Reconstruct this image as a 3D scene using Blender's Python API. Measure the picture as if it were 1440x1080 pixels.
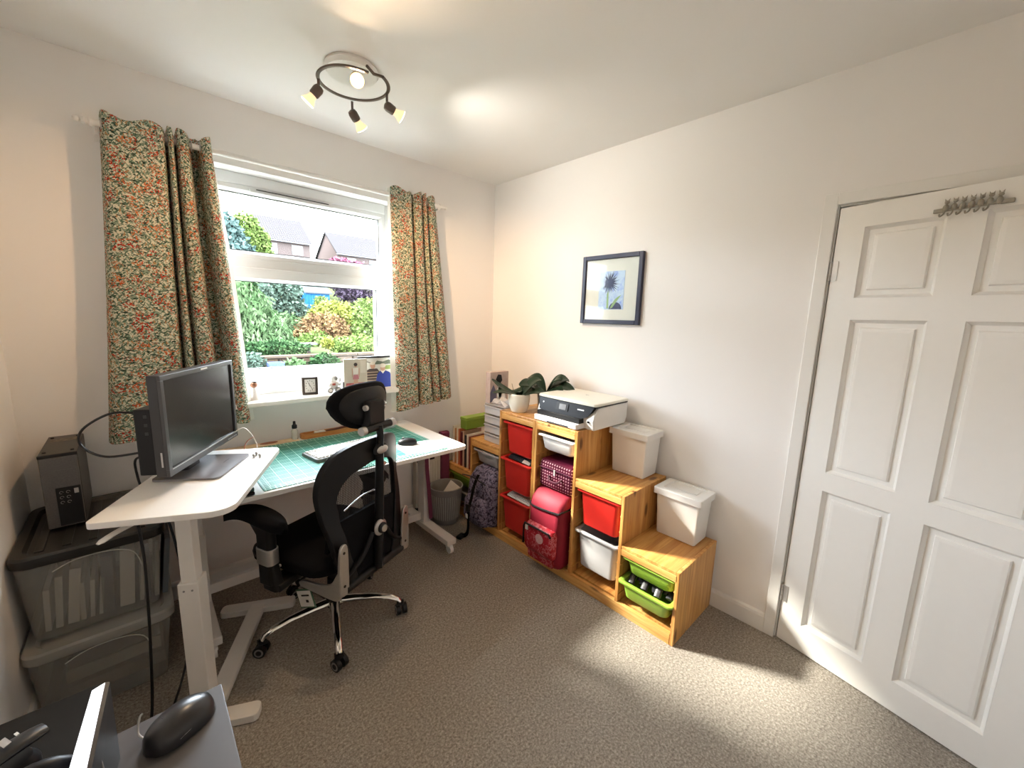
import bpy, bmesh, math, random
from mathutils import Vector, Matrix
random.seed(7)
S = bpy.context.scene
for o in list(bpy.data.objects): bpy.data.objects.remove(o)
C = S.collection
PI = math.pi
# ------------------------------------------------------------------ camera
FPX, YAW, PIT, ROLL = 568.64, 0.7549, -0.1615, 0.0298
CAM = Vector((-2.1941, -2.5900, 1.5141))
cd = bpy.data.cameras.new('camera'); cam = bpy.data.objects.new('camera', cd); C.objects.link(cam)
cd.sensor_width = 36; cd.lens = FPX / 1440 * 36; cd.clip_start = 0.02; cd.clip_end = 300
_f = Vector((math.sin(YAW)*math.cos(PIT), math.cos(YAW)*math.cos(PIT), math.sin(PIT)))
_r = Vector((math.cos(YAW), -math.sin(YAW), 0)); _u = _r.cross(_f)
_r2 = math.cos(ROLL)*_r + math.sin(ROLL)*_u; _u2 = -math.sin(ROLL)*_r + math.cos(ROLL)*_u
cam.matrix_world = Matrix(((_r2.x, _u2.x, -_f.x, CAM.x), (_r2.y, _u2.y, -_f.y, CAM.y), (_r2.z, _u2.z, -_f.z, CAM.z), (0, 0, 0, 1)))
S.camera = cam
# ------------------------------------------------------------------ light and exposure
wd = bpy.data.worlds.new('sky'); S.world = wd; wd.use_nodes = True
wd.node_tree.nodes['Background'].inputs[0].default_value = (0.87, 0.95, 1.06, 1)
wd.node_tree.nodes['Background'].inputs[1].default_value = 16.5
sd = bpy.data.lights.new('sun', 'SUN'); sd.energy = 12.5; sd.angle = math.radians(7); sd.color = (1, .93, .82)
sun = bpy.data.objects.new('sun', sd); C.objects.link(sun)
sun.rotation_euler = Vector((.53, -1, -.85)).to_track_quat('-Z', 'Y').to_euler(); sun.location = (-4, 8, 9)
pd = bpy.data.lights.new('window_portal', 'AREA'); pd.shape = 'RECTANGLE'; pd.size = 1.06; pd.size_y = 1.2; pd.cycles.is_portal = True
po = bpy.data.objects.new('window_portal', pd); C.objects.link(po); po.location = (-1.43, .21, 1.62); po.rotation_euler = (-PI/2, 0, 0)
vs = S.view_settings; vs.view_transform = 'Standard'; vs.look = 'None'; vs.gamma = 1; vs.use_curve_mapping = False
vs.exposure = 1.25
S.cycles.max_bounces = 10; S.cycles.diffuse_bounces = 7; S.cycles.transparent_max_bounces = 16

# ------------------------------------------------------------------ materials
def lin(h):
    if isinstance(h, (tuple, list)): return tuple(h[:3])
    h = h.lstrip('#'); v = [int(h[i:i+2], 16)/255 for i in (0, 2, 4)]
    return tuple(c/12.92 if c <= .04045 else ((c+.055)/1.055)**2.4 for c in v)
class NT:
    def __init__(s, name):
        s.m = bpy.data.materials.new(name); s.m.use_nodes = True; s.t = s.m.node_tree; s.n = s.t.nodes; s.l = s.t.links
        s.b = s.n['Principled BSDF']; s.out = s.n['Material Output']
    def new(s, t, **k):
        n = s.n.new(t)
        for a, v in k.items(): setattr(n, a, v)
        return n
    def link(s, a, b): s.l.new(a, b)
    def co(s, scale=(1, 1, 1), kind='Object', rot=(0, 0, 0)):
        tc = s.new('ShaderNodeTexCoord'); mp = s.new('ShaderNodeMapping')
        mp.inputs['Scale'].default_value = scale; mp.inputs['Rotation'].default_value = rot
        s.link(tc.outputs[kind], mp.inputs[0]); return mp.outputs[0]
    def noise(s, vec, scale, detail=3, rough=.5):
        n = s.new('ShaderNodeTexNoise'); n.inputs['Scale'].default_value = scale; n.inputs['Detail'].default_value = detail
        n.inputs['Roughness'].default_value = rough; s.link(vec, n.inputs['Vector']); return n.outputs['Fac']
    def vor(s, vec, scale, feature='F1', rnd=1.0):
        n = s.new('ShaderNodeTexVoronoi'); n.feature = feature; n.inputs['Scale'].default_value = scale
        n.inputs['Randomness'].default_value = rnd; s.link(vec, n.inputs['Vector']); return n
    def ramp(s, fac, *stops, interp='LINEAR'):
        r = s.new('ShaderNodeValToRGB'); cr = r.color_ramp; cr.interpolation = interp
        while len(cr.elements) < len(stops): cr.elements.new(.5)
        for e, (p, c) in zip(cr.elements, stops): e.position = p; e.color = (*lin(c), 1)
        s.link(fac, r.inputs[0]); return r.outputs[0]
    def mix(s, fac, a, b):
        m = s.new('ShaderNodeMix', data_type='RGBA')
        for i, v in ((0, fac), (6, a), (7, b)):
            if isinstance(v, (int, float)): m.inputs[i].default_value = v
            elif isinstance(v, (tuple, str)): m.inputs[i].default_value = (*lin(v), 1)
            else: s.link(v, m.inputs[i])
        return m.outputs[2]
    def math(s, op, a, b=0.0, c=None):
        m = s.new('ShaderNodeMath', operation=op)
        for i, v in enumerate((a, b) if c is None else (a, b, c)):
            if isinstance(v, (int, float)): m.inputs[i].default_value = v
            else: s.link(v, m.inputs[i])
        return m.outputs[0]
    def bump(s, h, strength=.3, dist=.002):
        b = s.new('ShaderNodeBump'); b.inputs['Strength'].default_value = strength; b.inputs['Distance'].default_value = dist
        s.link(h, b.inputs['Height']); s.link(b.outputs[0], s.b.inputs['Normal'])
    def col(s, c):
        if isinstance(c, (tuple, str)): s.b.inputs['Base Color'].default_value = (*lin(c), 1)
        else: s.link(c, s.b.inputs['Base Color'])
    def set(s, rough=None, metal=None, spec=None, **k):
        if rough is not None: s.b.inputs['Roughness'].default_value = rough
        if metal is not None: s.b.inputs['Metallic'].default_value = metal
        if spec is not None: s.b.inputs['Specular IOR Level'].default_value = spec
        for a, v in k.items(): s.b.inputs[a].default_value = v
        return s
MATS = {}
def plain(name, c, rough=.5, metal=0, spec=.5, var=.06, scale=30, bump=0, trans=0):
    """plain colour with a faint procedural variation"""
    if name in MATS: return MATS[name]
    t = NT(name); v = t.noise(t.co(), scale, 3)
    a = tuple(max(0, x*(1-var)) for x in lin(c)); b = tuple(min(1, x*(1+var)) for x in lin(c))
    t.col(t.mix(v, a, b)); t.set(rough, metal, spec)
    if bump: t.bump(v, bump, .001)
    MATS[name] = t.m; return t.m
def emis(name, c, st):
    if name in MATS: return MATS[name]
    t = NT(name); t.col(c); t.b.inputs['Emission Color'].default_value = (*lin(c), 1); t.b.inputs['Emission Strength'].default_value = st
    MATS[name] = t.m; return t.m
def see_through(name, c, clear, rough=.1, spec=.5, tint=(1, 1, 1)):
    """thin plastic or glass: part transparent, part surface"""
    if name in MATS: return MATS[name]
    t = NT(name); t.col(t.mix(t.noise(t.co(), 18), c, c)); t.set(rough, 0, spec)
    tr = t.new('ShaderNodeBsdfTransparent'); tr.inputs[0].default_value = (*tint, 1)
    mx = t.new('ShaderNodeMixShader'); mx.inputs[0].default_value = clear
    t.link(t.b.outputs[0], mx.inputs[1]); t.link(tr.outputs[0], mx.inputs[2]); t.link(mx.outputs[0], t.out.inputs[0])
    MATS[name] = t.m; return t.m
def make_mats():
    # wall paint
    for nm, c in (('wall_paint', (.83, .812, .795)), ('ceiling_paint', (.83, .818, .80))):
        t = NT(nm); v = t.noise(t.co(), 2.2, 4); t.col(t.mix(v, tuple(x*.985 for x in c), tuple(min(1, x*1.015) for x in c)))
        t.set(.62, 0, .3); t.bump(t.noise(t.co(), 140, 3), .12, .0015); MATS[nm] = t.m
    # carpet
    t = NT('carpet'); c0 = t.co(); n1 = t.noise(c0, 110, 4, .8); n2 = t.noise(c0, 3, 3); n3 = t.noise(c0, 420, 2)
    a = t.ramp(n1, (.28, '#544c44'), (.43, '#938b81'), (.55, '#b3aba0'), (.70, '#e2dbd1'))
    t.col(t.mix(t.math('MULTIPLY', n2, .3), a, '#938a7f')); t.set(.95, 0, .1); t.bump(t.math('ADD', n1, n3), .9, .006); MATS['carpet'] = t.m
    # pine in three grain directions
    for ax in 'xyz':
        t = NT('pine_'+ax); sc = {'x': (1.4, 22, 22), 'y': (22, 1.4, 22), 'z': (22, 22, 1.4)}[ax]
        st = {'x': (.02, 20, .02), 'y': (20, .02, .02), 'z': (14, 20, .02)}[ax]
        grain = t.noise(t.co(sc), 2.2, 5, .6); strip = t.vor(t.co(st), 1.0)
        base = t.ramp(grain, (.25, '#9c6631'), (.42, '#c48c4d'), (.58, '#d8a762'), (.8, '#e7c185'))
        sepc = t.new('ShaderNodeSeparateColor'); t.link(strip.outputs['Color'], sepc.inputs[0])
        base = t.mix(t.math('MULTIPLY', sepc.outputs[0], .5), base, '#a2683050'[:7])
        ks = {'x': (3, 8, 8), 'y': (8, 3, 8), 'z': (8, 8, 3)}[ax]
        kn = t.vor(t.co(ks), 1.6).outputs['Distance']
        knot = t.ramp(kn, (.0, (1, 1, 1)), (.13, (1, 1, 1)), (.24, (0, 0, 0)))
        kb = t.new('ShaderNodeRGBToBW'); t.link(knot, kb.inputs[0])
        t.col(t.mix(t.math('MULTIPLY', kb.outputs[0], .85), base, '#4d2209')); t.set(.34, 0, .5); t.bump(grain, .08, .001); MATS['pine_'+ax] = t.m
    # floral curtain print, laid out on the cloth (UV in metres)
    t = NT('floral_fabric'); uv = t.co((1, 1, 1), 'UV')
    def stroke(rot, sc, lo, hi, off):
        r0 = t.new('ShaderNodeMapping'); r0.inputs['Rotation'].default_value = (0, 0, rot); r0.inputs['Location'].default_value = (off, off*.7, 0); t.link(uv, r0.inputs[0])
        r1 = t.new('ShaderNodeMapping'); r1.inputs['Scale'].default_value = (1, .36, 1); t.link(r0.outputs[0], r1.inputs[0])
        return t.ramp(t.noise(r1.outputs[0], sc, 1.5, .5), (lo, (0, 0, 0)), (hi, (1, 1, 1)))
    base = t.mix(stroke(.6, 150, .50, .54, 0), '#d9d8c6', '#8c9f8c'); base = t.mix(stroke(-.7, 170, .54, .57, 3), base, '#56705f')
    base = t.mix(stroke(1.4, 160, .58, .61, 7), base, '#2f443c'); base = t.mix(stroke(0.1, 140, .62, .65, 11), base, '#b08a62')
    clus = t.ramp(t.noise(uv, 17, 1, .4), (.48, (0, 0, 0)), (.56, (1, 1, 1)))
    dots = t.ramp(t.vor(uv, 125).outputs['Distance'], (.36, (1, 1, 1)), (.44, (0, 0, 0)))
    mul = t.new('ShaderNodeMix', data_type='RGBA', blend_type='MULTIPLY'); mul.inputs[0].default_value = 1
    t.link(clus, mul.inputs[6]); t.link(dots, mul.inputs[7])
    berry = t.mix(t.ramp(t.noise(uv, 9, 1), (.45, (0, 0, 0)), (.6, (1, 1, 1))), '#b8392e', '#d67a4a')
    colr = t.mix(mul.outputs[2], base, berry); t.col(colr); t.set(.9, 0, .1)
    tl = t.new('ShaderNodeBsdfTranslucent'); t.link(colr, tl.inputs[0]); mx = t.new('ShaderNodeMixShader'); mx.inputs[0].default_value = .22
    t.link(t.b.outputs[0], mx.inputs[1]); t.link(tl.outputs[0], mx.inputs[2]); t.link(mx.outputs[0], t.out.inputs[0]); MATS['floral_fabric'] = t.m
    # window glass
    t = NT('window_glass'); tr = t.new('ShaderNodeBsdfTransparent'); tr.inputs[0].default_value = (.97, .985, .98, 1)
    gl = t.new('ShaderNodeBsdfGlossy'); gl.inputs['Roughness'].default_value = .02; lw = t.new('ShaderNodeLayerWeight'); lw.inputs[0].default_value = .25
    mx = t.new('ShaderNodeMixShader'); t.link(t.math('MULTIPLY', lw.outputs['Fresnel'], .35), mx.inputs[0]); t.link(tr.outputs[0], mx.inputs[1]); t.link(gl.outputs[0], mx.inputs[2])
    t.link(mx.outputs[0], t.out.inputs[0]); MATS['window_glass'] = t.m
    # cutting mat with printed grid
    t = NT('cutting_mat'); sp = t.new('ShaderNodeSeparateXYZ'); t.link(t.co(), sp.inputs[0])
    def line(o, pitch, w):
        fr = t.math('FRACT', t.math('DIVIDE', t.math('ADD', o, 10.0), pitch)); return t.math('LESS_THAN', t.math('ABSOLUTE', t.math('SUBTRACT', fr, .5)), w)
    x, y = sp.outputs[0], sp.outputs[1]
    inside = t.math('MULTIPLY', t.math('LESS_THAN', t.math('ABSOLUTE', x), .43), t.math('LESS_THAN', t.math('ABSOLUTE', y), .28))
    fine = t.math('MAXIMUM', line(x, .01, .05), line(y, .01, .05)); big = t.math('MAXIMUM', line(x, .05, .02), line(y, .05, .02))
    diag = t.math('LESS_THAN', t.math('ABSOLUTE', t.math('SUBTRACT', t.math('ADD', y, .1), t.math('MULTIPLY', x, 1.0))), .0015)
    f = t.math('MULTIPLY', t.math('MAXIMUM', t.math('MULTIPLY', fine, .28), t.math('MAXIMUM', big, diag)), inside)
    edge = t.math('MULTIPLY', t.math('SUBTRACT', 1.0, inside), t.math('MAXIMUM', line(x, .02, .12), line(y, .02, .12)))
    t.col(t.mix(t.math('MAXIMUM', f, t.math('MULTIPLY', edge, .6)), '#127c6b', '#c4ebe0')); t.set(.45, 0, .4); MATS['cutting_mat'] = t.m
    # chair mesh
    t = NT('mesh_fabric'); sp = t.new('ShaderNodeSeparateXYZ'); t.link(t.co(), sp.inputs[0])
    fx = t.math('ABSOLUTE', t.math('SUBTRACT', t.math('FRACT', t.math('MULTIPLY', t.math('ADD', sp.outputs[0], 5.0), 160.0)), .5))
    fz = t.math('ABSOLUTE', t.math('SUBTRACT', t.math('FRACT', t.math('MULTIPLY', sp.outputs[2], 220.0)), .5))
    hole = t.math('MULTIPLY', t.math('LESS_THAN', fx, .33), t.math('LESS_THAN', fz, .31))
    t.col((.016, .016, .018)); t.set(.8, 0, .2); tr = t.new('ShaderNodeBsdfTransparent'); mx = t.new('ShaderNodeMixShader')
    t.link(hole, mx.inputs[0]); t.link(t.b.outputs[0], mx.inputs[1]); t.link(tr.outputs[0], mx.inputs[2]); t.link(mx.outputs[0], t.out.inputs[0]); MATS['mesh_fabric'] = t.m
    # patterned backpack, dotted case, red bag print
    t = NT('backpack_fabric'); d = t.ramp(t.noise(t.co(), 55, 3, .7), (.40, '#2c2a3c'), (.5, '#6a6580'), (.58, '#8d8aa0'), (.66, '#5b3f5c')); t.col(d); t.set(.8, 0, .2); MATS['backpack_fabric'] = t.m
    t = NT('dotted_fabric'); sp = t.new('ShaderNodeSeparateXYZ'); t.link(t.co(), sp.inputs[0])
    fy = t.math('SUBTRACT', t.math('FRACT', t.math('MULTIPLY', sp.outputs[1], 55.0)), .5); fz = t.math('SUBTRACT', t.math('FRACT', t.math('MULTIPLY', sp.outputs[2], 55.0)), .5)
    dd = t.math('ADD', t.math('MULTIPLY', fy, fy), t.math('MULTIPLY', fz, fz))
    t.col(t.mix(t.math('LESS_THAN', dd, .06), '#5c1330', '#d9a9b4')); t.set(.7, 0, .2); MATS['dotted_fabric'] = t.m
    t = NT('printed_red'); sp = t.new('ShaderNodeSeparateXYZ'); t.link(t.co(), sp.inputs[0])
    pr = t.ramp(t.noise(t.co(), 38, 5, .75), (.52, '#a51729'), (.56, '#d98a92'), (.60, '#a51729')); t.col(pr); t.set(.5, 0, .4); MATS['printed_red'] = t.m
    # spill-over: wood tray, brick, roof tiles, print of the framed picture
    t = NT('tray_wood'); g = t.noise(t.co((3, 40, 40)), 2, 4); t.col(t.ramp(g, (.3, '#a9682f'), (.7, '#d39a58'))); t.set(.45); MATS['tray_wood'] = t.m
    t = NT('roof_tiles'); w = t.new('ShaderNodeTexWave'); w.inputs['Scale'].default_value = 1.1; w.inputs['Distortion'].default_value = .6; t.link(t.co((1.3, .2, .2)), w.inputs[0])
    t.col(t.ramp(w.outputs['Fac'], (.2, '#282626'), (.8, '#373434'))); t.set(1, 0, 0); MATS['roof_tiles'] = t.m
    t = NT('watercolour'); v = t.noise(t.co((1, 1, 1)), 16, 4, .6); t.col(t.ramp(v, (.35, '#a9c2ee'), (.5, '#c9dcf6'), (.65, '#8fa8ea'))); t.set(.6); MATS['watercolour'] = t.m
    t = NT('brushed_steel'); g = t.noise(t.co((4, 4, 90)), 6, 3); t.col(t.mix(g, (.55, .53, .51), (.70, .68, .66))); t.set(.32, .9); MATS['brushed_steel'] = t.m
    for nm, a, b, c in (('leaf_willow', '#3c5a34', '#6d8a5c', '#a3b48c'), ('leaf_blue', '#3c524e', '#66807b', '#93a8a3'), ('leaf_lime', '#56702f', '#80984f', '#a5b478'),
                        ('leaf_copper', '#6d4a3c', '#9c7a58', '#b99c6a'), ('leaf_purple', '#3f3443', '#6a5a6c', '#8d8092'), ('leaf_dark', '#213a22', '#40603a', '#6c8a58'), ('leaf_grey', '#3e5348', '#6b8070', '#93a594'),
                        ('leaf_yellow', '#76802f', '#a3a850', '#cbc981'), ('leaf_pink', '#8c4a62', '#b57088', '#d0a0b0')):
        t = NT(nm); v = t.noise(t.co(), 3.5, 4, .7); dk = lambda h: tuple(x*.27 for x in lin(h)); cc = t.ramp(v, (.3, dk(a)), (.5, dk(b)), (.7, dk(c))); t.col(cc); t.set(.9, 0, .03); MATS[nm] = t.m
    t = NT('grass'); t.col(t.ramp(t.noise(t.co(), 2.5, 5, .7), (.3, '#262b1c'), (.5, '#313523'), (.7, '#3d392d'))); t.set(1, 0, 0); MATS['grass'] = t.m
make_mats()
M = MATS
white_gloss = plain('white_gloss', (.80, .79, .765), .35, var=.015); upvc = plain('upvc', (.70, .71, .715), .28, var=.01)
desk_white = plain('desk_white', (.80, .785, .76), .38, var=.015); steel_white = plain('steel_white', (.74, .715, .68), .4, var=.02)
black_plastic = plain('black_plastic', (.010, .010, .0115), .42, spec=.28); black_cloth = plain('black_cloth', (.0075, .0075, .009), .9, spec=.1, scale=300, var=.3, bump=.3)
dark_plastic = plain('dark_plastic', (.028, .028, .031), .38); chrome = plain('chrome', (.75, .74, .72), .1, 1, var=.02); silver = plain('silver', (.5, .49, .48), .35, .6, var=.03)
grey_plastic = plain('grey_plastic', (.24, .235, .23), .45); white_plastic = plain('white_plastic', (.78, .775, .755), .32, var=.015)
red_plastic = plain('red_plastic', (.53, .022, .016), .33, var=.05); green_plastic = plain('green_plastic', (.26, .42, .05), .35, var=.05)
frost_plastic = plain('frost_plastic', (.42, .415, .42), .35, var=.04); pewter = plain('pewter', (.30, .28, .24), .45, .3, var=.25, scale=120)
bronze = plain('bronze', (.13, .10, .085), .38, .7, var=.1); paper = plain('paper', (.78, .77, .74), .8, var=.03)
pink_cloth = plain('red_cloth', (.24, .012, .028), .62, spec=.25, scale=14, var=.2, bump=.2); purple = plain('purple_cloth', (.14, .022, .06), .8, var=.15)
leafgreen = plain('orchid_leaf', (.010, .028, .012), .35, spec=.3, var=.3, scale=20); ceramic = plain('ceramic', (.80, .775, .69), .25, var=.03)

# ------------------------------------------------------------------ mesh builder
ORG = {}
class B:
    def __init__(s): s.v = []; s.f = []; s.uv = None
    def add(s, vs_, fs):
        o = len(s.v); s.v += [Vector(v) for v in vs_]; s.f += [tuple(i+o for i in f) for f in fs]; return s
    def box(s, x0, x1, y0, y1, z0, z1, mat=None):
        vs_ = [Vector((x, y, z)) for z in (z0, z1) for x, y in ((x0, y0), (x1, y0), (x1, y1), (x0, y1))]
        if mat is not None: vs_ = [mat @ v for v in vs_]
        return s.add(vs_, [(3, 2, 1, 0), (4, 5, 6, 7), (0, 1, 5, 4), (1, 2, 6, 5), (2, 3, 7, 6), (3, 0, 4, 7)])
    def obox(s, c, size, rz=0, rx=0, ry=0):
        m = Matrix.Translation(c) @ Matrix.Rotation(rz, 4, 'Z') @ Matrix.Rotation(ry, 4, 'Y') @ Matrix.Rotation(rx, 4, 'X')
        a, b, d = (t/2 for t in size); return s.box(-a, a, -b, b, -d, d, m)
    def loft(s, rings, cap=True, closed=True):
        n = len(rings[0]); o = len(s.v)
        for r in rings: s.v += [Vector(p) for p in r]
        for i in range(len(rings)-1):
            for j in range(n if closed else n-1):
                k = (j+1) % n; s.f.append((o+i*n+j, o+i*n+k, o+(i+1)*n+k, o+(i+1)*n+j))
        if cap: s.f.append(tuple(o+j for j in range(n-1, -1, -1))); s.f.append(tuple(o+(len(rings)-1)*n+j for j in range(n)))
        return s
    def tube(s, path, r, seg=8, cap=True, flat=1.0, up=None):
        path = [Vector(p) for p in path]; rings = []; n = len(path); prev = None
        for i, p in enumerate(path):
            d = (path[min(i+1, n-1)] - path[max(i-1, 0)]).normalized()
            if prev is None:
                a = Vector(up) if up else (Vector((0, 0, 1)) if abs(d.z) < .9 else Vector((1, 0, 0)))
                e = (a - d*a.dot(d)).normalized()
            else: e = (prev - d*prev.dot(d)).normalized()
            prev = e; g = d.cross(e); rr = r[i] if isinstance(r, (list, tuple)) else r
            rings.append([p + rr*(math.cos(2*PI*k/seg)*g + flat*math.sin(2*PI*k/seg)*e) for k in range(seg)])
        return s.loft(rings, cap)
    def cyl(s, p0, p1, r0, r1=None, seg=16): return s.tube([p0, p1], [r0, r0 if r1 is None else r1], seg)
    def lathe(s, prof, c=(0, 0, 0), seg=24, cap=True):
        c = Vector(c); return s.loft([[c + Vector((r*math.cos(2*PI*k/seg), r*math.sin(2*PI*k/seg), z)) for k in range(seg)] for r, z in prof], cap)
    def ball(s, c, r, nu=14, nv=8, p=1.0):
        c = Vector(c); r = (r, r, r) if isinstance(r, (int, float)) else r; rings = []
        sg = lambda v: math.copysign(abs(v)**p, v)
        for i in range(1, nv):
            a = -PI/2 + PI*i/nv
            rings.append([c + Vector((r[0]*sg(math.cos(a))*sg(math.cos(2*PI*k/nu)), r[1]*sg(math.cos(a))*sg(math.sin(2*PI*k/nu)), r[2]*sg(math.sin(a)))) for k in range(nu)])
        s.loft(rings, False); o = len(s.v); s.v += [c - Vector((0, 0, r[2])), c + Vector((0, 0, r[2]))]; b = o - nu*(nv-1)
        for k in range(nu):
            s.f.append((o, b+(k+1) % nu, b+k)); s.f.append((o+1, b+(nv-2)*nu+k, b+(nv-2)*nu+(k+1) % nu))
        return s
    def prism(s, pts, fn, d0, d1):
        """extrude a 2-D outline: fn(a, b, d) gives the point"""
        return s.loft([[fn(a, b, d0) for a, b in pts], [fn(a, b, d1) for a, b in pts]])
    def grid(s, fn, nu, nv, flip=False):
        o = len(s.v)
        for i in range(nu+1):
            for j in range(nv+1): s.v.append(Vector(fn(i/nu, j/nv)))
        for i in range(nu):
            for j in range(nv):
                a = o+i*(nv+1)+j; q = (a, a+nv+1, a+nv+2, a+1); s.f.append(q[::-1] if flip else q)
        return s
    def shell(s, fn, nu, nv, off):
        """two-sided slab: fn(u, v) front, pushed by off(u, v) for the back"""
        s.grid(fn, nu, nv); s.grid(lambda u, v: Vector(fn(u, v)) + Vector(off), nu, nv, True)
        n = (nu+1)*(nv+1); o = len(s.v)-2*n
        edge = [i*(nv+1) for i in range(nu+1)] + [nu*(nv+1)+j for j in range(1, nv+1)] + [i*(nv+1)+nv for i in range(nu-1, -1, -1)] + [j for j in range(nv-1, 0, -1)]
        for a, b in zip(edge, edge[1:]+edge[:1]): s.f.append((o+b, o+a, o+n+a, o+n+b))
        return s
    def build(s, name, mat, parent=None, smooth=False, bevel=0, local=False, ang=40):
        if parent is not None: org = Vector((0, 0, 0)) if local else ORG[parent.name]
        else:
            lo = [min(v[i] for v in s.v) for i in range(3)]; hi = [max(v[i] for v in s.v) for i in range(3)]
            org = Vector(((lo[0]+hi[0])/2, (lo[1]+hi[1])/2, lo[2]))
        me = bpy.data.meshes.new(name); me.from_pydata([v-org for v in s.v], [], s.f)
        bm = bmesh.new(); bm.from_mesh(me); bmesh.ops.recalc_face_normals(bm, faces=bm.faces); bm.to_mesh(me); bm.free()
        o = bpy.data.objects.new(name, me); C.objects.link(o); me.materials.append(mat)
        if parent is not None: o.parent = parent
        else: o.location = org
        ORG[o.name] = org
        if smooth:
            for p in me.polygons: p.use_smooth = True
            me.set_sharp_from_angle(angle=math.radians(ang))
        if bevel:
            m = o.modifiers.new('edge', 'BEVEL'); m.width = bevel; m.segments = 2; m.limit_method = 'ANGLE'; m.angle_limit = math.radians(50)
        return o
def tag(o, label=None, cat=None, group=None, kind=None):
    for k, v in (('label', label), ('category', cat), ('group', group), ('kind', kind)):
        if v: o[k] = v
    return o
def thing(name, label, cat, loc=(0, 0, 0), rz=0, group=None, kind=None):
    o = bpy.data.objects.new(name, None); C.objects.link(o); o.empty_display_size = .05
    o.location = loc; o.rotation_euler = (0, 0, rz); ORG[o.name] = Vector(loc); return tag(o, label, cat, group, kind)
def bx(name, mat, parent, *d, bevel=0, local=False): return B().box(*d).build(name, mat, parent, bevel=bevel, local=local)
def rrect(x0, x1, y0, y1, r, n=5):
    pts = []
    for cx, cy, a in ((x1-r, y1-r, 0), (x0+r, y1-r, PI/2), (x0+r, y0+r, PI), (x1-r, y0+r, 1.5*PI)):
        pts += [(cx+r*math.cos(a+PI/2*i/n), cy+r*math.sin(a+PI/2*i/n)) for i in range(n+1)]
    return pts
def smooth_path(pts, n=8, closed=False):
    pts = [Vector(p) for p in pts]; m = len(pts); out = []
    g = (lambda i: pts[i % m]) if closed else (lambda i: pts[min(max(i, 0), m-1)])
    for i in range(m if closed else m-1):
        a, b, c, d = g(i-1), g(i), g(i+1), g(i+2)
        for k in range(n):
            t = k/n; out.append(.5*((2*b)+(c-a)*t+(2*a-5*b+4*c-d)*t*t+(3*b-a-3*c+d)*t**3))
    if not closed: out.append(pts[-1])
    return out

# ================================================================== THE ROOM
H = 2.538; XL = -2.58; YR = -3.40
def struct(o): o['kind'] = 'structure'; return o
OX0, OX1, OZ0, OZ1 = -1.98, -.82, 1.0, 2.235          # window opening
DY0, DY1, DZ = -2.985, -2.205, 2.015                    # doorway
struct(B().box(XL-.1, .1, YR-.1, .27, -.1, 0).build('floor', M['carpet']))
struct(B().box(XL-.1, 1.4, YR-.1, .27, H, H+.12).build('ceiling', M['ceiling_paint']))
struct(B().box(XL-.1, OX0, 0, .25, 0, H).box(OX1, .1, 0, .25, 0, H).box(OX0, OX1, 0, .25, OZ1, H).box(OX0, OX1, 0, .25, 0, OZ0).build('wall_back', M['wall_paint']))
struct(B().box(0, .1, DY1, 0, 0, H).box(0, .1, YR, DY0, 0, H).box(0, .1, DY0, DY1, DZ, H).build('wall_right', M['wall_paint']))
struct(B().box(XL-.1, XL, YR, 0, 0, H).build('wall_left', M['wall_paint']))
struct(B().box(XL-.1, 1.4, YR-.1, YR, 0, H).build('wall_rear', M['wall_paint']))
struct(B().box(1.3, 1.4, YR, -1.9, 0, H).box(.1, 1.3, -2.0, -1.9, 0, H).box(.1, 1.4, YR, -1.9, -.1, 0).build('wall_hallway', M['wall_paint']))
def skirting(name, pts_fn, a, b):
    prof = [(0, 0), (.016, 0), (.016, .078), (.012, .09), (.004, .096), (0, .096)]
    struct(B().loft([[pts_fn(u, p, z) for p, z in prof] for u in (a, b)]).build(name, white_gloss))
skirting('baseboard_right', lambda u, p, z: (-p, u, z), -2.158, 0)
skirting('baseboard_back', lambda u, p, z: (u, -p, z), XL, 0)
skirting('baseboard_left', lambda u, p, z: (XL+p, u, z), YR, 0)
# architrave and jambs of the doorway
tr = B()
for y0, y1 in ((-2.205, -2.158), (-3.032, -2.985)): tr.box(-.018, 0, y0, y1, 0, 2.062)
tr.box(-.018, 0, -2.985, -2.205, 2.015, 2.062)
tr.box(0, .1, -2.212, -2.205, 0, 2.015).box(0, .1, -2.985, -2.978, 0, 2.015).box(0, .1, -2.978, -2.212, 2.008, 2.015)
struct(tr.build('trim_1', white_gloss, bevel=.003))
# six-panel door, ajar into the room
DA = math.radians(13.5)
door = thing('door_1', None, None, (-.006, -2.216, .008), math.atan2(-math.cos(DA), -math.sin(DA)), kind='structure')
cols = ((.092, .325), (.42, .665)); rows = ((.125, .795), (.88, 1.54), (1.628, 1.905)); DW, DH = .762, 1.992
lf = B().box(0, DW, .017, .040, 0, DH)
for a, b in ((0, cols[0][0]), (cols[0][1], cols[1][0]), (cols[1][1], DW)): lf.box(a, b, 0, .017, 0, DH)
for a, b in cols:
    for z0, z1 in ((0, rows[0][0]), (rows[0][1], rows[1][0]), (rows[1][1], rows[2][0]), (rows[2][1], DH)): lf.box(a, b, 0, .017, z0, z1)
lf.build('door_leaf', white_gloss, door, local=True)
for a, b in cols:
    for z0, z1 in rows:
        rg = lambda i, y: [(a+i, y, z0+i), (b-i, y, z0+i), (b-i, y, z1-i), (a+i, y, z1-i)]
        B().loft([rg(.0005, .001), rg(.003, .004), rg(.012, .0162), rg(.030, .0162), rg(.034, .008), rg(.046, .0065)], cap=False).add(rg(.046, .0065), [(0, 1, 2, 3)]).build('panel', white_gloss, door, local=True)
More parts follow.
